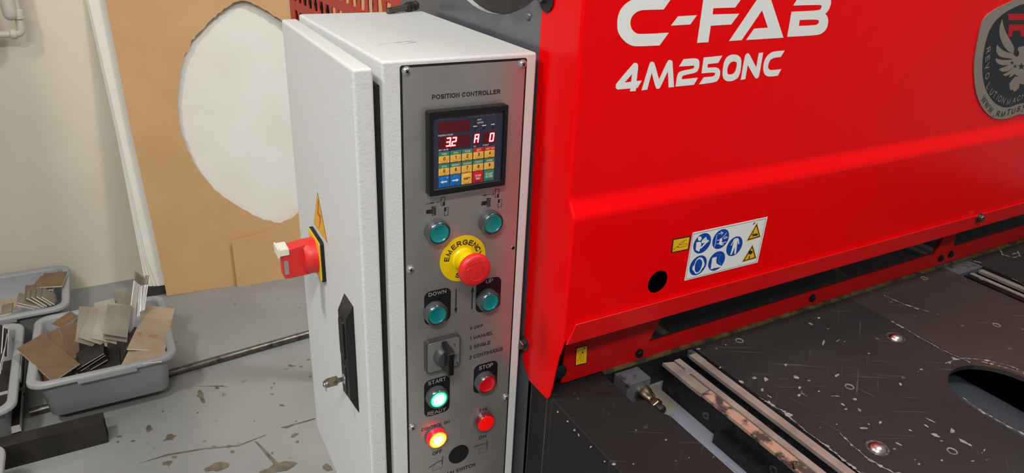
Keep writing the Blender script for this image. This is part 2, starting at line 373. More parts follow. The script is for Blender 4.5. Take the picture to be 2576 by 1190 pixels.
# a plain bold sans alphabet as centre-line strokes: width / height, strokes on the unit square
GLYPH = {
 'A': (.74, [[(0, 0), (.5, 1), (1, 0)], [(.17, .33), (.83, .33)]]),
 'B': (.62, [[(0, 0), (0, 1)], [(.02, 1), (.58, 1)] + _arc(.58, .765, .36, .235, 90, -90, 8) + [(.02, .53)], [(.4, .53)] + _arc(.6, .265, .4, .265, 90, -90, 8) + [(.02, 0)]]),
 'C': (.70, [_arc(.5, .5, .5, .5, 42, 318, 22)]), 'D': (.66, [[(0, 0), (0, 1), (.42, 1)] + _arc(.42, .5, .58, .5, 90, -90, 14) + [(0, 0)]]),
 'E': (.56, [[(1, 1), (0, 1), (0, 0), (1, 0)], [(0, .52), (.92, .52)]]), 'F': (.52, [[(1, 1), (0, 1), (0, 0)], [(0, .5), (.86, .5)]]),
 'G': (.74, [_arc(.5, .5, .5, .5, 42, 300, 20) + [(1, .14), (1, .44), (.58, .44)]]), 'H': (.64, [[(0, 0), (0, 1)], [(1, 0), (1, 1)], [(0, .52), (1, .52)]]),
 'I': (0, [[(0, 0), (0, 1)]]), 'K': (.66, [[(0, 0), (0, 1)], [(1, 1), (0, .38)], [(.36, .6), (1, 0)]]), 'L': (.5, [[(0, 1), (0, 0), (1, 0)]]),
 'M': (.76, [[(0, 0), (0, 1), (.5, 0), (1, 1), (1, 0)]]), 'N': (.64, [[(0, 0), (0, 1), (1, 0), (1, 1)]]), 'O': (.76, [_arc(.5, .5, .5, .5, 0, 360, 28)]),
 'P': (.58, [[(0, 0), (0, 1)], [(.02, 1), (.55, 1)] + _arc(.55, .72, .45, .28, 90, -90, 10) + [(.02, .44)]]), 'R': (.62, [[(0, 0), (0, 1)], [(.02, 1), (.58, 1)] + _arc(.58, .74, .4, .26, 90, -90, 10) + [(.02, .48)], [(.5, .48), (1, 0)]]),
 'S': (.60, [_arc(.5, .75, .46, .25, 25, 180, 10) + _arc(.5, .75, .46, .25, 195, 250, 4) + _arc(.5, .26, .5, .26, 70, 0, 7) + _arc(.5, .26, .5, .26, -10, -160, 10)]),
 'T': (.60, [[(0, 1), (1, 1)], [(.5, 1), (.5, 0)]]), 'U': (.62, [[(0, 1), (0, .36)] + _arc(.5, .36, .5, .36, 180, 360, 12) + [(1, 1)]]), 'V': (.70, [[(0, 1), (.5, 0), (1, 1)]]),
 'W': (1.0, [[(0, 1), (.26, 0), (.5, 1), (.74, 0), (1, 1)]]), 'X': (.66, [[(0, 0), (1, 1)], [(0, 1), (1, 0)]]), 'Y': (.68, [[(0, 1), (.5, .45), (1, 1)], [(.5, .45), (.5, 0)]]), 'Z': (.6, [[(0, 1), (1, 1), (0, 0), (1, 0)]]),
 '0': (.46, [_arc(.5, .5, .5, .5, 0, 360, 24)]), '1': (.22, [[(0, .74), (1, 1), (1, 0)]]), '2': (.46, [_arc(.5, .7, .48, .3, 165, -20, 12) + [(0, 0), (1, 0)]]),
 '3': (.46, [_arc(.48, .76, .45, .24, 160, -90, 12), _arc(.48, .27, .52, .27, 90, -165, 12)]), '4': (.5, [[(.72, 0), (.72, 1), (0, .3), (1, .3)]]), '5': (.46, [[(.9, 1), (.2, 1), (.1, .52)] + _arc(.48, .32, .5, .32, 120, -160, 14)]),
 '6': (.46, [_arc(.5, .3, .48, .3, 0, 360, 18), [(.03, .32)] + _arc(.54, .45, .5, .55, 175, 50, 8)]), '7': (.46, [[(0, 1), (1, 1), (.35, 0)]]), '8': (.46, [_arc(.5, .76, .42, .24, 0, 360, 16), _arc(.5, .27, .5, .27, 0, 360, 18)]),
 '9': (.46, [_arc(.5, .7, .48, .3, 0, 360, 18), [(.97, .68)] + _arc(.46, .55, .5, .55, -5, -130, 8)]), '.': (0, [[(0, 0), (0, .02)]]), '-': (.3, [[(0, .45), (1, .45)]]), ' ': (.12, [])}
def text(mb, body, x0, x1, zb, h, fn, bold=.17, slope=0.0):
    """print body in the box x0..x1 with baseline zb and cap height h, mapped to 3-D by fn((x, z)); bold = stroke / height"""
    w = max(.05, bold) if bold > .06 else .19
    gap = w + .13; tot = sum(GLYPH[c][0] for c in body) + gap * (len(body) - 1) + w
    k = (x1 - x0) / (tot * h); cur = w / 2
    for c in body:
        gw, st_ = GLYPH[c]
        for s_ in st_:
            pts = [(x0 + (cur + p[0] * gw) * h * k, zb + (w / 2 + p[1] * (1 - w)) * h) for p in s_]
            mb.line(pts, w * h * min(1.0, .5 + .5 * k), fn)
        cur += gw + gap
    return mb
def letter(mb, ch, cx, cz, w, h, ang, fn, bold=.17):
    """one character centred at cx, cz, turned by ang; w = width of an average letter"""
    if ch == ' ': return mb
    gw, st_ = GLYPH[ch]; t = bold; ca, sa = math.cos(ang), math.sin(ang); kx = w / (.66 * h)
    for s_ in st_:
        pts = []
        for p in s_:
            u = (p[0] - .5) * gw * h * kx; v = (p[1] - .5) * (1 - t) * h
            if ch == '.': v = -.4 * h
            pts.append((cx + u * ca - v * sa, cz + u * sa + v * ca))
        if ch == '.': pts = [pts[0], (pts[0][0] + t * h * .6 * ca, pts[0][1] + t * h * .6 * sa)]
        mb.line(pts, t * h, fn)
    return mb
def onY(y): return lambda p: (p[0], y, p[1])
def rrect(x0, x1, z0, z1, r, n=5):
    pts = []
    for cx, cz, a in ((x1 - r, z1 - r, 0), (x0 + r, z1 - r, 90), (x0 + r, z0 + r, 180), (x1 - r, z0 + r, 270)):
        for i in range(n + 1):
            t = math.radians(a + 90 * i / n); pts.append((cx + r * math.cos(t), cz + r * math.sin(t)))
    return pts
def smooth(poly, rounds=2, corner=62):
    """round off a traced outline, keeping its sharp corners"""
    p = [Vector((q[0], q[1])) for q in poly]; keep = [False] * len(p)
    for i in range(len(p)):
        a_ = p[i] - p[i - 1]; b_ = p[(i + 1) % len(p)] - p[i]
        keep[i] = a_.length < 1e-6 or b_.length < 1e-6 or a_.angle(b_) > math.radians(corner)
    for _ in range(rounds):
        q = []; k2 = []; n = len(p)
        for i in range(n):
            if keep[i]: q.append(p[i]); k2.append(True)
            else: q += [p[i].lerp(p[i - 1], .25), p[i].lerp(p[(i + 1) % n], .25)]; k2 += [False, False]
        p, keep = q, k2
    return [(v.x, v.y) for v in p]
def circ(cx, cz, r, n=28): return [(cx + r * math.cos(2 * math.pi * i / n), cz + r * math.sin(2 * math.pi * i / n)) for i in range(n)]
def hexhead(mb, c, ax, r, h, washer=None, n=6):
    if washer: mb.lathe(c, ax, [(0, 0), (washer, 0), (washer, 2), (0, 2)], 20); c = tuple(Vector(c) + Vector(ax).normalized() * 2)
    mb.lathe(c, ax, [(0, 0), (r, 0), (r, h * .85), (r * .86, h), (0, h)], 6); return mb
# measured outlines (mm)
GLY={"C":[[[309.1,220.8],[262.2,220.1],[251.8,218.0],[243.9,213.3],[238.8,207.7],[236.6,200.5],[237.0,192.3],[238.9,185.6],[243.9,179.6],[251.0,174.2],[258.0,170.9],[265.9,169.3],[298.6,169.0],[309.7,182.4],[269.7,182.1],[262.8,183.7],[257.4,187.4],[254.2,193.4],[254.3,197.5],[256.1,202.0],[261.0,205.6],[266.2,207.1],[271.0,207.5],[298.2,207.4]]],"dash":[[[320.1,199.7],[347.8,200.1],[339.7,190.3],[311.7,189.9]]],"F":[[[354.3,220.2],[353.9,169.4],[371.2,169.5],[371.3,187.9],[403.2,188.3],[413.5,200.2],[371.4,200.4],[371.3,207.2],[405.4,207.3],[415.2,219.3]]],"A":[[[404.1,169.3],[441.7,219.2],[459.0,219.5],[495.9,169.6],[432.0,169.3],[442.3,182.3],[465.3,182.6],[450.2,203.1],[424.5,169.6]]],"B":[[[502.5,207.6],[510.6,218.6],[558.8,218.9],[566.7,216.7],[570.8,212.1],[571.5,206.5],[569.2,200.0],[564.6,196.3],[570.1,192.9],[573.3,187.6],[574.0,180.9],[571.4,175.3],[563.9,171.2],[552.5,170.2],[502.5,170.3],[501.8,200.4],[547.4,200.7],[553.5,201.7],[555.5,204.5],[554.0,206.8],[550.2,207.6]],[[519.4,190.1],[552.2,189.8],[555.3,188.1],[555.8,185.3],[553.5,183.3],[548.6,182.9],[519.7,182.9]]],"4":[[[265.0,151.6],[268.3,151.6],[270.6,150.0],[271.5,147.3],[271.4,131.3],[278.8,131.3],[273.9,123.5],[271.8,123.4],[271.7,120.1],[263.5,120.2],[264.0,123.6],[245.9,123.6],[243.1,125.8],[243.0,128.9],[244.4,131.4]],[[264.1,139.6],[263.8,131.0],[254.6,130.7]]],"M":[[[280.0,120.1],[287.2,149.9],[288.7,151.4],[291.5,151.6],[294.0,150.4],[303.8,130.7],[312.6,150.3],[314.7,152.0],[317.6,152.0],[320.3,150.3],[327.7,120.5],[319.6,120.5],[315.3,139.5],[307.3,122.0],[305.6,120.3],[302.7,120.1],[300.1,121.6],[291.8,139.4],[288.1,120.4]]],"2":[[[331.3,143.8],[336.8,151.9],[353.8,152.1],[358.9,150.9],[361.7,148.0],[362.7,141.0],[360.4,136.5],[356.4,134.7],[341.2,133.5],[337.9,131.9],[337.8,128.7],[362.9,128.9],[358.1,120.9],[330.0,120.8],[330.0,132.0],[331.6,136.5],[335.5,138.5],[350.5,139.7],[354.1,140.4],[355.0,142.4],[353.5,143.6]]],"5":[[[367.4,152.1],[396.7,152.7],[392.0,144.5],[375.5,144.0],[375.5,139.8],[388.9,139.7],[394.5,137.7],[397.5,134.2],[397.9,127.5],[395.0,122.9],[389.4,121.4],[366.3,120.8],[372.0,128.7],[386.6,128.7],[389.3,130.0],[389.8,132.3],[387.6,133.6],[367.6,133.7]]],"0":[[[401.4,145.7],[404.1,150.5],[410.4,153.2],[417.9,153.1],[424.7,151.2],[429.1,146.9],[430.6,141.3],[431.3,131.1],[428.8,124.7],[422.5,121.4],[413.7,120.9],[406.9,122.9],[402.8,127.3],[401.4,132.0],[400.9,139.4]],[[410.2,142.5],[413.5,144.6],[417.8,145.0],[422.0,143.6],[423.5,140.8],[423.0,133.4],[420.5,130.3],[415.7,129.1],[411.0,130.0],[408.8,132.9],[408.4,138.0]]],"N":[[[434.1,121.5],[434.1,149.4],[435.9,152.5],[438.9,153.5],[441.8,152.2],[457.4,135.1],[457.4,152.8],[464.8,153.0],[465.1,129.9],[464.7,123.3],[461.2,121.1],[457.5,122.8],[441.7,139.3],[441.8,121.9]]],"C2":[[[502.6,153.6],[497.6,145.9],[485.3,145.8],[479.8,143.2],[477.6,138.6],[478.2,133.9],[480.9,131.3],[485.3,130.1],[502.9,130.5],[498.6,122.5],[483.3,122.2],[476.7,123.9],[472.0,128.0],[469.3,134.4],[469.4,141.9],[472.4,148.3],[479.4,152.6],[485.9,153.5]]]}
EMB={"outer":[[1020.1,211.3],[993.1,206.4],[970.6,200.7],[948.8,194.3],[932.9,187.9],[923.5,179.9],[921.8,168.6],[923.7,156.3],[926.4,140.7],[930.8,121.7],[939.0,102.1],[957.6,73.2],[976.7,53.3],[996.6,38.0],[1018.2,25.7],[1041.6,16.5],[1066.0,11.8],[1091.4,11.8],[1114.9,15.9],[1134.7,22.4]],"inner":[[1026.2,201.2],[1004.5,197.0],[979.7,189.8],[964.3,181.8],[952.7,172.2],[947.5,158.5],[948.4,141.3],[953.0,120.5],[962.5,100.7],[976.1,81.8],[993.7,65.5],[1012.9,52.1],[1038.0,39.6],[1063.7,32.5],[1082.9,31.9],[1103.0,35.9],[1122.5,42.4]],"W":[[[974.3,179.2],[987.6,164.8],[1006.1,151.5],[1036.1,133.4],[1038.4,124.2],[1025.5,125.7],[1000.9,137.4],[982.2,152.5],[973.5,165.3]],[[981.4,139.8],[1001.6,130.9],[1022.8,125.0],[1038.4,124.2],[1042.8,114.1],[1030.8,116.4],[1011.8,118.2],[996.7,121.5],[984.5,130.1]],[[989.5,118.6],[1004.5,115.3],[1023.5,113.5],[1042.8,114.1],[1044.2,109.0],[1037.3,105.3],[1012.9,105.9],[994.7,111.8]],[[1009.4,100.3],[1026.2,103.4],[1044.7,108.2],[1052.5,100.2],[1037.5,94.4],[1018.7,95.6]],[[1026.3,90.1],[1040.6,94.2],[1052.5,100.2],[1058.8,94.8],[1052.2,90.1],[1035.7,86.9]],[[1045.6,84.6],[1057.7,96.5],[1064.0,91.1],[1058.0,85.5]],[[1036.8,124.3],[1046.6,118.1],[1054.5,117.6],[1056.7,121.7],[1052.7,126.8],[1047.0,128.8],[1047.0,132.9],[1057.2,133.7],[1067.6,134.4],[1101.7,78.3],[1083.5,84.7],[1070.9,84.7],[1055.0,93.3],[1042.7,109.1]],[[1066.1,85.0],[1071.5,83.8],[1083.5,84.7],[1101.7,78.3],[1106.1,71.0],[1097.7,69.0],[1087.7,72.3],[1090.0,64.3],[1085.4,60.3],[1078.7,58.2],[1071.1,63.1],[1067.4,61.3],[1060.9,65.6],[1054.9,73.8]]],"stars":[[[1041.3,112.0],[1044.4,109.4],[1049.4,109.1],[1046.4,107.6],[1049.4,105.0],[1044.4,106.7],[1041.2,105.4],[1041.1,107.9],[1036.2,109.8],[1041.1,109.6]],[[1053.7,105.5],[1056.6,103.1],[1061.2,102.8],[1058.4,101.5],[1061.1,99.0],[1056.5,100.6],[1053.6,99.4],[1053.5,101.7],[1049.0,103.5],[1053.6,103.2]],[[1071.6,107.2],[1077.2,102.5],[1086.1,101.9],[1080.8,99.4],[1086.1,94.7],[1077.2,97.9],[1071.6,95.6],[1071.4,100.0],[1062.7,103.3],[1071.4,102.9]]],"R":[[[984.6,186.2],[1039.5,185.6],[1045.6,175.7],[994.4,176.8]],[[999.3,168.4],[1004.3,169.8],[1050.1,168.4],[1055.7,159.0],[1015.7,160.4],[1018.2,151.1],[1007.1,150.7]],[[1035.4,160.0],[1055.5,159.3],[1061.6,149.4],[1044.4,150.1]]],"ring":[["R",961.5,132.8],["E",966.7,119.5],["V",972.0,106.6],["O",981.1,91.3],["L",993.7,74.7],["U",1008.7,63.5],["T",1021.1,57.9],["I",1031.6,53.7],["O",1040.8,49.8],["N",1053.7,45.7],[" ",1063.6,43.6],["M",1071.1,42.5],["A",1087.3,43.4],["C",1100.3,45.9],["H",1112.7,49.4]],"www":[["W",993.6,51.9],["W",1007.7,42.2],["W",1023.3,33.1],[".",1038.6,24.7],["R",1050.6,23.6],["M",1066.7,21.6],["T",1082.9,23.7],["U",1097.0,24.2],["S",1111.8,26.5],[".",1123.1,25.2],["C",1129.1,31.6]]}
SIGN={"board":[[382.0,-223.6],[518.9,-224.4],[518.4,-295.1],[381.6,-294.1]],"line":[[383.5,-225.9],[516.2,-226.6],[515.6,-293.0],[383.7,-292.3]],"book":[402.2,-242.6,15.3,14.6],"plug":[435.3,-242.6,14.8,14.5],"suit":[464.4,-259.0,14.8,14.7],"ear":[401.9,-275.2,15.1,14.6],"boot":[435.3,-275.5,15.1,14.6],"tri1":[[499.6,-231.5],[511.6,-253.2],[487.5,-254.4]],"tri2":[[500.0,-264.6],[512.4,-286.4],[486.7,-287.0]],"book_p":[[[392.4,-231.8],[395.6,-231.0],[398.7,-232.5],[399.8,-235.5],[398.1,-237.9],[395.4,-237.8],[393.2,-235.6]],[[391.3,-239.3],[395.0,-239.0],[399.1,-239.9],[400.8,-242.5],[400.5,-246.7],[401.8,-247.4],[406.9,-242.3],[409.5,-244.2],[401.8,-250.2],[400.0,-249.4],[399.3,-254.4],[392.4,-250.2],[391.9,-245.0]],[[400.8,-237.5],[407.3,-234.1],[409.4,-238.6],[414.4,-241.0],[410.0,-243.9],[404.5,-241.9],[403.7,-243.1],[400.6,-241.6]]],"suit_p":[[[461.0,-246.8],[466.2,-246.5],[469.9,-248.5],[472.7,-256.7],[471.0,-257.3],[468.0,-250.7],[469.0,-257.7],[469.9,-271.4],[466.8,-271.6],[465.4,-260.5],[461.6,-271.5],[459.2,-271.0],[460.8,-257.0],[460.7,-250.2],[458.1,-256.9],[456.4,-256.3]]],"boot_p":[[[425.8,-268.8],[434.0,-268.9],[434.3,-277.6],[438.7,-281.5],[445.1,-284.6],[445.3,-286.4],[434.0,-286.2],[431.7,-285.3],[431.4,-286.5],[426.4,-286.1]]],"boot_l":[[433.0,-267.8],[434.0,-265.5],[440.5,-266.6],[438.7,-274.6],[441.9,-279.6],[445.1,-282.0],[444.4,-283.6]],"ear_o":[[398.1,-286.3],[395.5,-281.9],[392.4,-280.3],[391.9,-275.0],[394.4,-273.6],[395.3,-267.2],[400.0,-262.9],[405.9,-264.1],[410.1,-268.3],[410.8,-271.3],[413.2,-273.7],[413.1,-279.5],[410.1,-281.7],[408.2,-286.1],[402.9,-287.9],[400.0,-287.4]],"ear_i":[[398.7,-284.1],[396.5,-279.8],[395.5,-271.0],[398.4,-265.9],[402.8,-265.4],[407.5,-269.2],[409.0,-273.8],[408.1,-280.3],[405.7,-285.1],[402.0,-286.2]],"plug_l":[[[426.4,-234.9],[426.4,-252.0]],[[429.2,-234.0],[436.7,-233.4]],[[433.0,-231.5],[437.1,-233.8],[435.0,-236.1]],[[444.1,-235.2],[437.3,-241.5],[435.0,-242.8]],[[447.3,-242.1],[443.3,-240.5],[440.6,-242.6],[443.5,-243.5],[447.3,-242.1]],[[429.0,-243.3],[434.3,-243.9]],[[429.1,-248.4],[434.9,-249.1]],[[446.2,-248.7],[440.6,-248.9],[441.8,-252.1],[437.7,-252.1]]],"plug_b":[[433.2,-241.6],[436.2,-241.3],[438.5,-244.2],[437.5,-247.0],[440.6,-248.9],[438.2,-252.2],[434.2,-250.6],[433.0,-247.4],[433.5,-245.0]],"hand":[[494.5,-245.7],[498.7,-247.4],[498.9,-246.1],[505.6,-247.1],[505.8,-250.4],[501.1,-250.0],[496.7,-250.0],[494.3,-249.1],[497.4,-248.4],[493.8,-247.3]],"fan":[[494.1,-271.8],[497.4,-271.6],[502.4,-273.9],[503.3,-275.4],[500.8,-278.5],[496.7,-277.6],[494.3,-275.4]],"fan2":[[498.8,-279.4],[499.7,-284.9],[497.4,-284.6],[497.2,-280.8]],"arr":[[495.7,-242.1],[496.6,-245.7]],"grease":[[349.6,-226.7],[379.2,-228.1],[379.7,-247.2],[350.5,-246.2]],"g_in":[[350.9,-228.0],[377.7,-229.0],[378.0,-246.0],[351.7,-245.2]],"g_barrel":[[361.3,-237.2],[373.5,-237.8],[374.5,-237.2],[375.7,-240.5],[374.2,-241.1],[361.7,-240.8],[360.3,-238.9]],"g_lever":[[361.3,-235.9],[371.2,-231.4],[372.4,-232.3],[363.6,-236.6]],"g_tip":[[[360.8,-238.5],[361.2,-240.7],[357.2,-239.2]],[[358.3,-239.4],[355.5,-240.7],[355.6,-239.3]],[[356.2,-239.9],[353.1,-243.1],[353.2,-240.7],[355.3,-241.5]]],"tear":[[491.7,-231.1],[494.8,-228.2],[496.6,-229.8],[493.0,-231.8]]}
GR2={"o":[[239.4,-380.2],[257.9,-380.8],[259.8,-411.6],[240.7,-410.1]],"barrel":[[249.3,-392.0],[253.1,-392.0],[252.8,-405.5],[249.1,-405.3]],"lever":[[247.4,-392.0],[248.7,-393.5],[245.1,-403.0],[243.0,-402.6]],"tip":[[249.1,-391.9],[252.4,-391.6],[251.0,-388.6],[255.5,-383.1],[251.6,-383.7],[252.4,-386.2]]}
FLANGE=[[9.3,55.2],[10.0,-3.3],[3.7,-353.2],[4.3,-401.9],[3.1,-422.0],[-16.4,-442.2],[-63.1,-440.3],[-69.1,-432.3],[-85.6,-336.9],[-87.1,-302.6]]
SLAB1=[[289.8,-80.9],[289.2,-121.7],[295.8,-122.3],[307.5,-123.0],[309.2,-142.3],[309.3,-156.2],[312.8,-158.5],[315.5,-166.9],[315.3,-178.4]]
OVAL=[[741.3,-271.8],[770.2,-266.1],[799.8,-272.4],[826.1,-292.6],[841.7,-327.1],[716.3,-292.9],[704.7,-316.9],[700.2,-352.0],[705.6,-389.7]]
FIT=[[334.2,-89.0,-455.0],[334.7,-121.9,-455.0],[333.3,-131.3,-455.0]]
